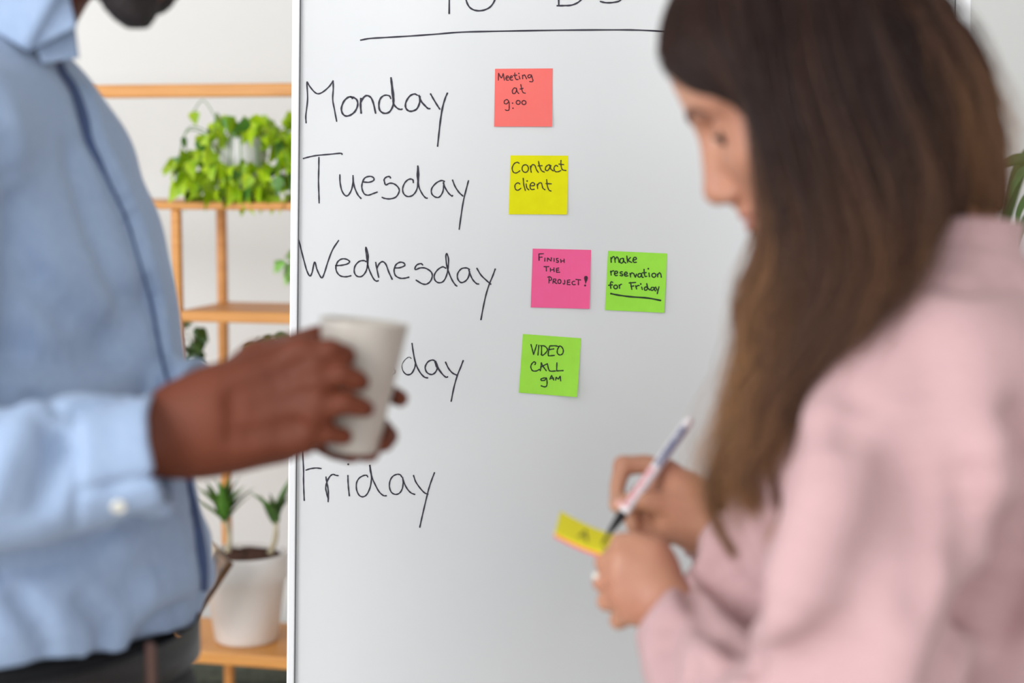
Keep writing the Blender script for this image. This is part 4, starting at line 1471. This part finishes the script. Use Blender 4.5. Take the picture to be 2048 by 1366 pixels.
# the mug
mb, mt = np.array(c(704, 903, 1.507)), np.array(c(729, 641, 1.500))
wb, wt = Vector(to_world(mb)[0]), Vector(to_world(mt)[0])
Lm = (wt - wb).length
mug = thing('mug', 'tall pale grey tapered ceramic mug held between two brown hands', 'mug', wb)
M_MUG = mat('stoneware_glaze', srgb(176, 169, 160), .32, col2=srgb(182, 176, 168), scale=30, coat=.15)
MM = Matrix.Translation(wb) @ (wt - wb).to_track_quat('Z', 'Y').to_matrix().to_4x4()
V, Fc = lathe([(0, 0), (.0195, 0), (.0215, .002), (.0225, .006), (.030, Lm * .5), (.0375, Lm * .97), (.0380, Lm - .0012), (.0372, Lm), (.0362, Lm - .001), (.035, Lm * .93), (.027, Lm * .5), (.019, .012), (0, .009)], MM, 64)
mesh_obj('mug_body', V, Fc, M_MUG, mug, True)
M_TEA = mat('coffee', srgb(60, 34, 22), .1)
V, Fc = lathe([(.0325, Lm * .80), (0, Lm * .80)], MM, 40)
mesh_obj('drink', V, Fc, M_TEA, mug, True)

# ================================================================== the woman
WD = 1.42
woman = thing('person', 'person with long brown hair in a pink sweater writing on a note pad', 'person', (to_world(c(1990, 1000, 1.52))[0][0], to_world(c(1990, 1000, 1.52))[0][1], 0))
hw = Head(c(1616, 158, WD), math.radians(31), math.radians(14), flip=-1)
wf = Field((.04, -.34, 1.12), (.50, .36, 1.86), .0028)
sculpt_head(wf, hw, True)
wf.cone(hw.p(-.028, 0, -.03), c(1885, 520, 1.445), .046, .045, .03)
wf.cone(c(1885, 520, 1.445), c(1960, 900, 1.50), .045, .08, .03)
wf.cone(c(1890, 560, 1.45), c(1850, 690, 1.38), .045, .045, .04)
wf.chain([(1850, 740, 1.38, 40), (1700, 1340, 1.31, 34), (1490, 1400, 1.45, 26), (1345, 1225, 1.57, 24)], .02)
wf.chain([(1900, 600, 1.55, 50), (1700, 900, 1.64, 42), (1570, 1160, 1.62, 36), (1420, 1060, 1.66, 25)], .02)
# --- left (near) hand, a loose fist pinching the pad
wf.chain([(1345, 1225, 1.57, 22), (1320, 1195, 1.58, 22), (1290, 1160, 1.585, 20)], .015)
WM = [(1248, 1118, 1.583), (1240, 1153, 1.580), (1243, 1190, 1.580), (1258, 1222, 1.584)]
for (mx, my, md), (wx, wy) in zip(WM, ((1325, 1165), (1322, 1185), (1325, 1205), (1330, 1225))):
    wf.cone(c(wx, wy, 1.580), c(mx, my, md), .0155, .0115, .014)
    wf.cone(c(wx - 8, wy, 1.598), c(mx + 10, my, md + .02), .0125, .0105, .014)
for (mx, my, md), (ex, ey, ed), (tx, ty, td) in zip(WM, ((1208, 1124, 1.592), (1204, 1164, 1.590), (1213, 1203, 1.592), (1238, 1240, 1.596)), ((1240, 1118, 1.62), (1240, 1160, 1.625), (1248, 1196, 1.625), (1262, 1228, 1.62))):
    wf.cone(c(mx, my, md), c(ex, ey, ed), .0098, .0082, .005)
    wf.cone(c(ex, ey, ed), c(tx, ty, td), .0080, .0072, .004)
wf.chain([(1325, 1140, 1.585, 13.5), (1305, 1102, 1.583, 11.5), (1270, 1084, 1.587, 9.5), (1240, 1082, 1.592, 7.6)], .01)      # thumb
wf.cone(c(1310, 1120, 1.585), c(1250, 1118, 1.585), .014, .011, .018)
# --- right (far) hand with the pen
wf.chain([(1420, 1060, 1.66, 24), (1390, 1030, 1.658, 23), (1365, 1010, 1.655, 22)], .015)
wf.cone(c(1390, 1000, 1.66), c(1335, 948, 1.665), .020, .013, .02)
wf.cone(c(1390, 1050, 1.66), c(1330, 1050, 1.655), .018, .014, .02)
wf.cone(c(1370, 1010, 1.668), c(1320, 990, 1.675), .020, .013, .02)
wf.chain([(1335, 945, 1.668, 11.2), (1290, 929, 1.668, 9.6), (1246, 931, 1.664, 8.6)], .006)                                 # index, first bone
wf.chain([(1246, 931, 1.664, 8.6), (1236, 968, 1.655, 7.8), (1232, 1004, 1.646, 6.6)], .005)
wf.chain([(1375, 1045, 1.652, 15), (1338, 1010, 1.642, 11.5), (1288, 1000, 1.636, 9.6), (1246, 1006, 1.634, 8.4), (1234, 1010, 1.634, 7.4)], .009)   # thumb
wf.chain([(1340, 975, 1.675, 10.5), (1280, 985, 1.672, 9.0), (1262, 1030, 1.660, 8.4), (1268, 1052, 1.655, 7.4)], .006)      # middle
wf.chain([(1345, 1010, 1.672, 10.5), (1300, 1025, 1.668, 9.2), (1290, 1062, 1.660, 8.2)], .006)                              # ring
wf.chain([(1350, 1040, 1.668, 10), (1318, 1060, 1.662, 8.4), (1322, 1085, 1.655, 7.6)], .006)                                # little
w_body = wf.mesh('body', M_SKIN_W, woman, 'light skin face, neck and hands', keep=1)
bv_w = bvh_of(w_body)
M_WBROW = mat('brown_eyebrow', srgb(104, 70, 54), .8)
M_LASH = mat('dark_lash', srgb(58, 34, 30), .8)
for s in (-1, 1):
    brow(hw, s, woman, M_WBROW, bv_w)
    pts = [face_pt(hw, bv_w, s * y, z, .001) for y, z in ((.013, .000), (.019, -.005), (.027, -.0075), (.035, -.006), (.042, .000))]
    cp = catmull(pts, 6)
    V, Fc = tube([Vector(p) for p in cp], [.0010 + .0026 * math.sin(math.pi * i / (len(cp) - 1)) for i in range(len(cp))], 6)
    mesh_obj('eyelash', V, Fc, M_LASH, woman, True)
V, Fc = [], []
for z, r in ((-.0660, .0046), (-.0768, .0052)):
    v, f = tube([Vector(to_world(hw.p(*q))[0]) for q in ((.0925, -.019, -.070), (.0995, -.009, z), (.1005, 0, z), (.0995, .009, z), (.0925, .019, -.070))], [.001, r * .85, r, r * .85, .001], 8)
    b = len(V); V += v; Fc += [tuple(x + b for x in g) for g in f]
mesh_obj('lips', V, Fc, M_LIP, w_body, True)
disc_on(bv_w, 1238, 1008, .0045, 'nail', M_NAIL, w_body, .0012)
# ring with a pale stone
M_RING = mat('gold', srgb(220, 190, 130), .25, metal=1.0)
rc = c(1206, 1152, 1.592)
rp = [Vector(to_world(np.array(rc) + np.array([0.0, .0098 * math.cos(a), .0098 * math.sin(a)]))[0]) for a in [2 * math.pi * i / 20 for i in range(21)]]
V, Fc = tube(rp, .0011, 6)
ring = mesh_obj('ring', V, Fc, M_RING, woman, True, label='gold ring with a white stone')
bmx = bmesh.new(); bmesh.ops.create_icosphere(bmx, subdivisions=2, radius=.0035); bmesh.ops.translate(bmx, vec=P(1192, 1152, 1.586), verts=bmx.verts)
bm_obj('stone', bmx, M_BUTTON, ring, True)

# sweater
sw = Field((.05, -.38, 1.12), (.62, .14, 1.92), .0038)
WY = math.radians(28)


def yc(px, py, d, rf, rw, yaw):
    return (c(px, py, d), rf, rw, yaw)


sw.loft([yc(1905, 545, 1.45, .064, .070, WY), yc(1920, 600, 1.46, .085, .10, WY), yc(1960, 680, 1.47, .11, .16, WY), yc(2010, 800, 1.49, .125, .19, WY), yc(2030, 1000, 1.51, .13, .19, WY),
         yc(2040, 1200, 1.53, .135, .19, WY), yc(2040, 1420, 1.55, .14, .19, WY), yc(2040, 1620, 1.56, .14, .185, WY)], 0, 2.2)
# collar that stands away from the neck
sw.loft([yc(1905, 446, 1.44, .058, .066, 0), yc(1900, 500, 1.44, .057, .066, 0), yc(1900, 560, 1.44, .062, .070, 0), yc(1905, 620, 1.45, .080, .09, 0)], .02, 2.0)
# near arm
sw.chain([(1910, 720, 1.42, 66), (1848, 752, 1.36, 79), (1815, 880, 1.32, 79), (1775, 1010, 1.30, 77), (1738, 1200, 1.29, 79), (1690, 1370, 1.30, 80), (1640, 1500, 1.32, 72)], .05)
sw.chain([(1640, 1500, 1.32, 70), (1540, 1480, 1.37, 64), (1450, 1400, 1.44, 56), (1395, 1320, 1.50, 49), (1335, 1215, 1.565, 35), (1310, 1180, 1.58, 34)], .02)
# far arm
sw.chain([(1800, 760, 1.60, 74), (1680, 900, 1.62, 70), (1585, 1080, 1.60, 70), (1560, 1180, 1.60, 66)], .03)
sw.chain([(1565, 1165, 1.60, 66), (1500, 1125, 1.62, 58), (1440, 1090, 1.64, 44), (1385, 1055, 1.66, 37), (1365, 1040, 1.665, 36)], .02)
# cuffs
sw.plane_cut(c(1325, 1200, 1.57), (-.80, .62, .25), c(1180, 1290, 1.50), c(1345, 1090, 1.66), .003)
sw.plane_cut(c(1402, 1062, 1.655), (-.83, .55, .1), c(1300, 1130, 1.60), c(1425, 960, 1.73), .003)
sw.cone(c(1330, 1208, 1.568), c(1285, 1150, 1.59), .026, .029, .002, 'sub')
sw.cone(c(1410, 1065, 1.655), c(1350, 1025, 1.668), .028, .031, .002, 'sub')
sw.cone(c(1903, 520, 1.44), c(1903, 300, 1.44), .051, .056, .004, 'sub')
# keep the far-side body behind the near arm; folds
sw.wave(lambda X, Y, Z: .0012 * np.sin(42 * X - 17 * Y + 20 * Z + 2 * np.sin(13 * Y)))
F_ = sw.fold
F_([(1745, 740), (1712, 790), (1690, 850), (1685, 900)], 'sub', 14, -.1, .05)
F_([(1850, 700), (1872, 800), (1895, 900), (1905, 1000)], 'sub', 16, -.1, .05)
F_([(1805, 930), (1775, 1050), (1730, 1180), (1700, 1320)], 'sub', 14, .0, .05)
F_([(1660, 860), (1640, 1000), (1590, 1150), (1560, 1280)], 'add', 14, -.5, .05)
F_([(1840, 980), (1855, 1080), (1850, 1200)], 'sub', 10, .3, .04)
F_([(1935, 960), (1955, 1080), (1950, 1180), (1900, 1320)], 'sub', 13, .0, .03)
F_([(2040, 850), (2030, 1000), (2000, 1150), (1930, 1290), (1880, 1380)], 'sub', 24, -.5, .03)
F_([(1985, 900), (2000, 1050), (1965, 1200), (1900, 1330)], 'add', 10, -.2, .03)
F_([(1582, 880), (1572, 960), (1560, 1010), (1540, 1070)], 'sub', 9, -.1, .025)
F_([(1362, 1128), (1394, 1208), (1445, 1284), (1518, 1326), (1580, 1330)], 'sub', 10, -.5, .018)
F_([(1440, 1130), (1475, 1180), (1520, 1215)], 'sub', 7, .2, .03)
F_([(1340, 1240), (1330, 1290), (1340, 1350)], 'sub', 8, .2, .03)
F_([(1400, 1300), (1430, 1340), (1480, 1366)], 'add', 8, -.4, .03)
F_([(1380, 1345), (1440, 1330), (1500, 1335)], 'sub', 6, .1, .025)
F_([(1855, 560), (1930, 572), (2040, 562)], 'sub', 5, .1, .02)
F_([(1640, 1300), (1600, 1340), (1540, 1380)], 'sub', 9, .2, .04)
sweater = sw.mesh('sweater', M_PINK, woman, 'soft pink high collared sweater')

hipw2 = to_world(c(2040, 1500, 1.555))[0]
wl = ((hipw2[0] + .0, hipw2[1] - .09), (hipw2[0] + .02, hipw2[1] + .10))
trousers(woman, M_JEAN, (hipw2[0], hipw2[1]), math.pi - WY, .125, .172, hipw2[2] + .0, wl, .082, .048)
for fx, fy in wl:
    shoe(woman, fx, fy, math.pi - .4, M_SHOE_W)

# ---- hair
HAIR_ROOT, HAIR_TIP = srgb(52, 38, 36), srgb(128, 92, 64)
M_HAIRM = mat('dark_brown_hair_mass', srgb(36, 25, 22), .9, col2=srgb(50, 34, 29), scale=50, stretch=(4, 4, .6), spec=.08)


def hair_mat(name, c1, c2, c3):
    m = bpy.data.materials.new(name)
    m.use_nodes = True
    nt = m.node_tree
    b = nt.nodes['Principled BSDF']
    b.inputs['Roughness'].default_value = .42
    b.inputs['Specular IOR Level'].default_value = .22
    hi = nt.nodes.new('ShaderNodeHairInfo')
    r = nt.nodes.new('ShaderNodeValToRGB')
    r.color_ramp.elements[0].position = .30; r.color_ramp.elements[0].color = c1
    r.color_ramp.elements[1].position = .85; r.color_ramp.elements[1].color = c2
    e = r.color_ramp.elements.new(.55); e.color = c3
    nt.links.new(hi.outputs['Intercept'], r.inputs[0])
    mx = nt.nodes.new('ShaderNodeMix'); mx.data_type = 'RGBA'; mx.blend_type = 'MULTIPLY'
    mr = nt.nodes.new('ShaderNodeMapRange')
    mr.inputs['To Min'].default_value = .55; mr.inputs['To Max'].default_value = 1.35
    nt.links.new(hi.outputs['Random'], mr.inputs['Value'])
    cb = nt.nodes.new('ShaderNodeCombineColor')
    for i in range(3):
        nt.links.new(mr.outputs[0], cb.inputs[i])
    mx.inputs['Factor'].default_value = 1
    nt.links.new(r.outputs[0], mx.inputs['A']); nt.links.new(cb.outputs[0], mx.inputs['B'])
    nt.links.new(mx.outputs['Result'], b.inputs['Base Color'])
    return m


M_HAIR = hair_mat('brown_hair_strands', srgb(56, 38, 33), srgb(160, 116, 76), srgb(104, 70, 48))
M_HAIR_M = hair_mat('mid_hair_strands', srgb(62, 42, 36), srgb(128, 90, 62), srgb(86, 58, 45))
M_HAIR_D = hair_mat('dark_hair_strands', srgb(42, 29, 27), srgb(78, 53, 42), srgb(46, 31, 28))

G = [
    [(1405, -72, 1.418), (1360, -10, 1.395), (1332, 60, 1.385), (1331, 130, 1.375), (1390, 168, 1.365), (1480, 184, 1.355), (1520, 250, 1.350), (1532, 350, 1.350), (1550, 440, 1.355), (1534, 540, 1.365), (1502, 620, 1.372), (1518, 700, 1.378), (1482, 790, 1.385), (1488, 850, 1.385), (1436, 915, 1.385), (1418, 985, 1.385), (1462, 1105, 1.390)],
    [(1440, -115, 1.415), (1412, -60, 1.385), (1396, -5, 1.365), (1388, 70, 1.350), (1440, 135, 1.340), (1530, 215, 1.335), (1555, 320, 1.332), (1572, 430, 1.335), (1578, 540, 1.340), (1538, 640, 1.350), (1558, 725, 1.352), (1512, 800, 1.362), (1530, 870, 1.360), (1474, 930, 1.368), (1502, 1010, 1.370)],
    [(1500, -150, 1.412), (1474, -80, 1.370), (1472, 0, 1.345), (1490, 120, 1.330), (1530, 240, 1.325), (1570, 350, 1.325), (1612, 470, 1.325), (1630, 570, 1.325), (1592, 660, 1.340), (1604, 740, 1.338), (1545, 820, 1.352), (1552, 880, 1.352), (1500, 945, 1.360), (1514, 1000, 1.362)],
    [(1550, -180, 1.410), (1545, -90, 1.358), (1568, 40, 1.332), (1590, 180, 1.320), (1630, 320, 1.318), (1670, 440, 1.318), (1695, 550, 1.315), (1665, 660, 1.318), (1610, 760, 1.330), (1592, 800, 1.333), (1578, 845, 1.340)],
    [(1605, -200, 1.410), (1625, -100, 1.356), (1655, 40, 1.328), (1690, 190, 1.318), (1735, 330, 1.318), (1765, 440, 1.318), (1762, 550, 1.308), (1715, 650, 1.305), (1668, 720, 1.312), (1625, 790, 1.325)],
    [(1650, -207, 1.412), (1700, -105, 1.364), (1740, 40, 1.332), (1795, 190, 1.325), (1835, 320, 1.325), (1850, 420, 1.332), (1835, 510, 1.320), (1785, 585, 1.305), (1728, 665, 1.305)],
    [(1685, -202, 1.415), (1760, -92, 1.382), (1812, 30, 1.356), (1872, 150, 1.355), (1905, 280, 1.355), (1915, 390, 1.362), (1905, 460, 1.372)],
    [(1700, -197, 1.420), (1800, -82, 1.405), (1868, 20, 1.398), (1930, 140, 1.400), (1962, 270, 1.400), (1978, 390, 1.405), (1985, 455, 1.415)],
    [(1700, -197, 1.430), (1810, -82, 1.448), (1880, 20, 1.447), (1945, 140, 1.450), (1978, 270, 1.450), (1992, 380, 1.450), (2012, 445, 1.455)],
    [(1690, -202, 1.435), (1780, -92, 1.475), (1860, 30, 1.49), (1920, 160, 1.50), (1950, 300, 1.50), (1960, 400, 1.49), (1965, 470, 1.48)],
    [(1655, -207, 1.435), (1710, -105, 1.490), (1780, 30, 1.52), (1840, 180, 1.53), (1850, 330, 1.53), (1840, 450, 1.52), (1800, 560, 1.50)],
    [(1600, -200, 1.435), (1620, -100, 1.490), (1640, 40, 1.52), (1680, 200, 1.53), (1720, 340, 1.53), (1720, 480, 1.51), (1680, 620, 1.47), (1640, 760, 1.43)],
    [(1510, -152, 1.435), (1495, -80, 1.475), (1500, 30, 1.50), (1530, 160, 1.51), (1580, 300, 1.51), (1620, 420, 1.49), (1600, 560, 1.46), (1560, 700, 1.42), (1530, 820, 1.41)],
    [(1408, -74, 1.430), (1362, 10, 1.455), (1350, 100, 1.475), (1410, 190, 1.49), (1490, 290, 1.495), (1520, 400, 1.480), (1512, 500, 1.455), (1502, 600, 1.430), (1500, 700, 1.415), (1490, 800, 1.410), (1470, 900, 1.405)],
]
GN = 40
Gs = []
for g in G:
    pts = np.array([c(*q) for q in g])
    cp = np.array(catmull(list(pts), 10))
    s_ = np.concatenate([[0], np.cumsum(np.linalg.norm(np.diff(cp, axis=0), axis=1))])
    t = np.linspace(0, s_[-1], GN)
    Gs.append(np.stack([np.interp(t, s_, cp[:, k]) for k in range(3)], 1))
Gs = np.array(Gs)
Glen = np.array([np.linalg.norm(np.diff(g, axis=0), axis=1).sum() for g in Gs])

hf = Field((.03, -.16, 1.24), (.46, .40, 1.62), .0042)
hf.ell(hw.p(-.016, 0, .034), hw.axes(), (.102, .080, .090), 0)
hf.ell(c(1770, 230, 1.430), np.eye(3), (.060, .10, .050), .04)
hf.ell(c(1800, 360, 1.43), np.eye(3), (.056, .05, .056), .04)
for gi in range(len(Gs) - 1):
    for a_ in (0.25, 0.75):
        g = Gs[gi] * (1 - a_) + Gs[gi + 1] * a_
        ctr = np.array([0, 0, 1.42])
        r0 = 10.0
        pts = g[1:]
        n_ = len(pts)
        for i in range(0, n_ - 3, 2):
            r = r0 * min(1, .5 + (n_ - i) / n_ * .9) / 1000
            inward = np.array([0.0, 0, 1.0]) * (.011 if pts[i][2] < 1.42 else -.011)
            inx = np.array([c(1660, 0, 1.42)[0] - pts[i][0], 0, 0]); inx = inx / (abs(inx[0]) + 1e-6) * .006 if i < n_ * .45 else inx * 0
            hf.cone(pts[i] + inward + inx, pts[i + 2] + inward + inx, r, r, .012)
# keep the face clear
hf.cone(hw.p(.125, 0, -.03), hw.p(.125, 0, -.12), .045, .05, .01, 'sub')
hf.ell(hw.p(.088, 0, -.03), hw.axes(), (.055, .05, .088), .008, 'sub')
hair = hf.mesh('hair', M_HAIRM, woman, 'long wavy brown hair with lighter ends')

rng = np.random.default_rng(7)


def strands(n, name, m, seq, jit, wave_amp, rad, seed, lmin=.75, lift=0.0, clumps=0):
    rg = np.random.default_rng(seed)
    pos = np.zeros((n, GN, 3)); radv = np.zeros((n, GN))
    tt = np.linspace(0, 1, GN)
    ncl = clumps or 60
    cl_s = rg.uniform(seq[0], seq[1], ncl)
    cl_ph = rg.uniform(0, 6.28, ncl); cl_fr = rg.uniform(2.2, 4.2, ncl); cl_am = rg.uniform(.4, 1.2, ncl)
    cl_off = rg.normal(0, 1, (ncl, 3))
    for i in range(n):
        k = rg.integers(ncl)
        s = np.clip(cl_s[k] + rg.normal(0, .07), seq[0], seq[1] - 1e-4)
        g0 = int(s); a = s - g0
        L = rg.uniform(lmin, 1.0)
        g = Gs[g0] * (1 - a) + Gs[g0 + 1] * a
        q = np.stack([np.interp(tt * L, tt, g[:, j]) for j in range(3)], 1)
        env = np.clip((tt - .25) / .6, 0, 1) ** 1.3
        ph = cl_ph[k]
        wv = wave_amp * cl_am[k] * env
        q[:, 0] += wv * np.sin(2 * np.pi * cl_fr[k] * tt + ph)
        q[:, 2] += wv * .8 * np.cos(2 * np.pi * cl_fr[k] * tt + ph)
        q += cl_off[k] * np.array([.006, .003, .004]) * env[:, None]
        q += rg.normal(0, 1, 3) * jit * (.35 + env[:, None] * .9)
        q[:, 2] += np.where(q[:, 2] < 1.42, -lift, lift)
        pos[i] = q
        radv[i] = rad * np.clip(1.15 - tt, .15, 1) * rg.uniform(.7, 1.3)
    cd = bpy.data.hair_curves.new(name)
    cd.add_curves([GN] * n)
    cd.attributes['position'].data.foreach_set('vector', to_world(pos.reshape(-1, 3)).astype(np.float32).ravel())
    ra = cd.attributes.get('radius') or cd.attributes.new('radius', 'FLOAT', 'POINT')
    ra.data.foreach_set('value', radv.astype(np.float32).ravel())
    cd.materials.append(m)
    o = bpy.data.objects.new(name, cd)
    COL.objects.link(o)
    attach(o, hair)
    return o


strands(4600, 'hair_strands', M_HAIR_D, (0.0, 5.0), .008, .002, .00042, 1, clumps=44)
strands(1500, 'hair_strands', M_HAIR, (0.0, 1.7), .009, .004, .00042, 2, clumps=22, lmin=.85)
strands(1300, 'hair_strands', M_HAIR_M, (0.6, 7.0), .009, .004, .00042, 12, clumps=26, lmin=.85)
strands(2600, 'hair_strands', M_HAIR_D, (4.0, 9.0), .0035, .0015, .00042, 3, clumps=80)
strands(1800, 'hair_strands', M_HAIR, (9.0, 13.0), .004, .005, .00042, 4, clumps=50)
strands(90, 'hair_strands', M_HAIR, (6.5, 8.5), .012, .003, .00028, 5, clumps=20, lift=.01)


def wisp(pts, n, seed, spread=.0025, m=M_HAIR, rad=.00035):
    rg = np.random.default_rng(seed)
    base = np.array(catmull([c(*q) for q in pts], 6))
    N = len(base)
    pos = np.zeros((n, N, 3)); rv = np.zeros((n, N))
    tt = np.linspace(0, 1, N)
    for i in range(n):
        o1, o2 = rg.normal(0, spread, 3), rg.normal(0, spread, 3)
        pos[i] = base + o1 * (1 - tt[:, None]) * .8 + o2 * tt[:, None] * 1.2
        rv[i] = rad * np.clip(1.1 - tt, .2, 1)
    cd = bpy.data.hair_curves.new('hair_strands')
    cd.add_curves([N] * n)
    cd.attributes['position'].data.foreach_set('vector', to_world(pos.reshape(-1, 3)).astype(np.float32).ravel())
    ra = cd.attributes.get('radius') or cd.attributes.new('radius', 'FLOAT', 'POINT')
    ra.data.foreach_set('value', rv.astype(np.float32).ravel())
    cd.materials.append(m)
    o = bpy.data.objects.new('hair_strands', cd)
    COL.objects.link(o); attach(o, hair)


# loose curls that fall in front of the shoulder
wisp([(1520, 780, 1.37), (1478, 860, 1.37), (1432, 920, 1.37), (1415, 985, 1.37), (1432, 1050, 1.37), (1468, 1112, 1.37)], 190, 1, .0022, M_HAIR_M)
wisp([(1535, 800, 1.37), (1490, 870, 1.365), (1450, 910, 1.365), (1470, 960, 1.365), (1512, 1000, 1.365)], 260, 2, .0040, M_HAIR_M)
wisp([(1545, 820, 1.36), (1520, 900, 1.355), (1495, 960, 1.355), (1510, 1020, 1.355)], 300, 3, .0040, M_HAIR_M)
wisp([(1560, 830, 1.36), (1540, 900, 1.355), (1548, 970, 1.36), (1560, 1040, 1.365), (1535, 1085, 1.37)], 60, 4, .003)
wisp([(1500, 560, 1.38), (1488, 640, 1.38), (1500, 720, 1.38), (1480, 800, 1.38), (1492, 870, 1.38)], 260, 5, .0045)
wisp([(1860, -20, 1.42), (1945, 90, 1.42), (1990, 180, 1.42), (2015, 240, 1.42), (2035, 330, 1.43)], 16, 6, .004, rad=.0003)
wisp([(1880, -30, 1.41), (1960, 60, 1.41), (2010, 160, 1.41), (2040, 220, 1.41), (2075, 300, 1.42)], 12, 7, .004, rad=.0003)
wisp([(1920, 60, 1.42), (1975, 160, 1.42), (2000, 250, 1.42), (1995, 340, 1.42)], 16, 8, .004, rad=.0003)

# ---- the pad she writes on and her pen
PADC = P(1190, 1075, 1.61)
pad = thing('note_pad', 'pad of yellow and pink sticky notes held in the writing hand pair', 'note pad', PADC)
pad['label'] = 'small pad of yellow and pink notes held under the pen tip'
M_PY = mat('yellow_pad_paper', srgb(244, 236, 34), .8)
M_PR = mat('pink_pad_paper', srgb(232, 70, 84), .8)
pc = [c(1120, 1024, 1.655), c(1300, 1083, 1.625), c(1290, 1120, 1.575), c(1109, 1068, 1.60)]      # far-left, far-right, near-right, near-left


def pad_pt(u, v, h):
    q = pc[0] * (1 - u) * (1 - v) + pc[1] * u * (1 - v) + pc[2] * u * v + pc[3] * (1 - u) * v
    q = q + np.array([0, -.006 * math.sin(math.pi * u) , 0])
    nn = np.cross(pc[1] - pc[0], pc[3] - pc[0]); nn /= np.linalg.norm(nn)
    if nn[1] < 0:
        nn = -nn
    return Vector(to_world(q + nn * h)[0])


def pad_layer(name, h0, h1, m):
    V, Fc = [], []
    n = 10
    for h in (h0, h1):
        for j in range(n + 1):
            for i in range(n + 1):
                V.append(pad_pt(i / n, j / n, h))
    N = (n + 1) ** 2
    for j in range(n):
        for i in range(n):
            a = j * (n + 1) + i
            Fc += [(a, a + n + 1, a + n + 2, a + 1), (N + a, N + a + 1, N + a + n + 2, N + a + n + 1)]
    rim = [i for i in range(n + 1)] + [j * (n + 1) + n for j in range(1, n + 1)] + [n * (n + 1) + i for i in range(n - 1, -1, -1)] + [j * (n + 1) for j in range(n - 1, 0, -1)]
    for a, b in zip(rim, rim[1:] + rim[:1]):
        Fc.append((a, b, N + b, N + a))
    mesh_obj(name, V, Fc, m, pad, False)


pad_layer('note_block', -.0028, -.0002, M_PR)
pad_layer('top_note', 0, .0012, M_PY)
for nm, sts in (('handwriting', [[(.30, .30), (.34, .75)], [(.30, .30), (.24, .72)], [(.26, .58), (.34, .58)]]), ('handwriting', [[(.55, .32), (.50, .55), (.56, .78)], [(.56, .78), (.62, .60)]])):
    V, Fc = [], []
    for st in sts:
        v, f = tube([pad_pt(a, b, .0014) for a, b in catmull(st, 4)], .0007, 5)
        b0 = len(V); V += v; Fc += [tuple(x + b0 for x in g) for g in f]
    mesh_obj(nm, V, Fc, M_INK2, pad)

tip, mid, end = P(1208, 1080, 1.612), P(1240, 1036, 1.622), P(1382, 838, 1.668)
ax = (end - mid).normalized()
pen = thing('marker_pen', 'slim white marker with red and blue print and black grip tip', 'pen', tip)
Mp = Matrix.Translation(tip) @ ax.to_track_quat('Z', 'Y').to_matrix().to_4x4()
Lp = (end - tip).length
t1 = (mid - tip).length
M_PB = mat('white_pen_barrel', srgb(226, 222, 226), .3)
M_PRED = mat('red_print', srgb(214, 120, 130), .4, col2=srgb(232, 210, 214), scale=700, lo=.45, hi=.55)
M_PBLUE = mat('blue_grey_print', srgb(104, 110, 140), .4, col2=srgb(206, 206, 216), scale=500, lo=.5, hi=.62)
M_PBK = mat('black_pen_tip', srgb(22, 22, 28), .35)
V, Fc = lathe([(0, 0), (.0010, .0004), (.0013, .007), (.0026, .009), (.0034, t1 * .6), (.0046, t1), (.0048, t1 + .006), (0, t1 + .006)], Mp, 24)
mesh_obj('pen_tip', V, Fc, M_PBK, pen, True)
V, Fc = lathe([(0, t1 + .005), (.0050, t1 + .005), (.0054, t1 + .012), (.0054, Lp - .010), (.0050, Lp - .002), (.0040, Lp), (0, Lp)], Mp, 28)
mesh_obj('barrel', V, Fc, M_PB, pen, True)


def print_patch(z0, z1, a0, a1, m):
    V, Fc = [], []
    n = 8
    for j in range(5):
        for i in range(n + 1):
            a = a0 + (a1 - a0) * i / n
            z = z0 + (z1 - z0) * j / 4
            V.append(Mp @ Vector((.00555 * math.cos(a), .00555 * math.sin(a), z)))
    for j in range(4):
        for i in range(n):
            q = j * (n + 1) + i
            Fc.append((q, q + 1, q + n + 2, q + n + 1))
    return mesh_obj('printed_label', V, Fc, m, pen, True)


cd_ = (Vector(CAM) - P(1310, 930, 1.64)).normalized()
cl = Mp.to_3x3().inverted() @ cd_
a0 = math.atan2(cl.y, cl.x)
sl = Mp.to_3x3().inverted() @ Vector((-1, 0, .7))
sgn = 1 if (math.cos(a0 + .8) * sl.x + math.sin(a0 + .8) * sl.y) > 0 else -1
print_patch(t1 + .010, t1 + .058, a0 + sgn * .1, a0 + sgn * 1.9, M_PRED)
print_patch(t1 + .062, Lp - .012, a0 - .8, a0 + .8, M_PBLUE)
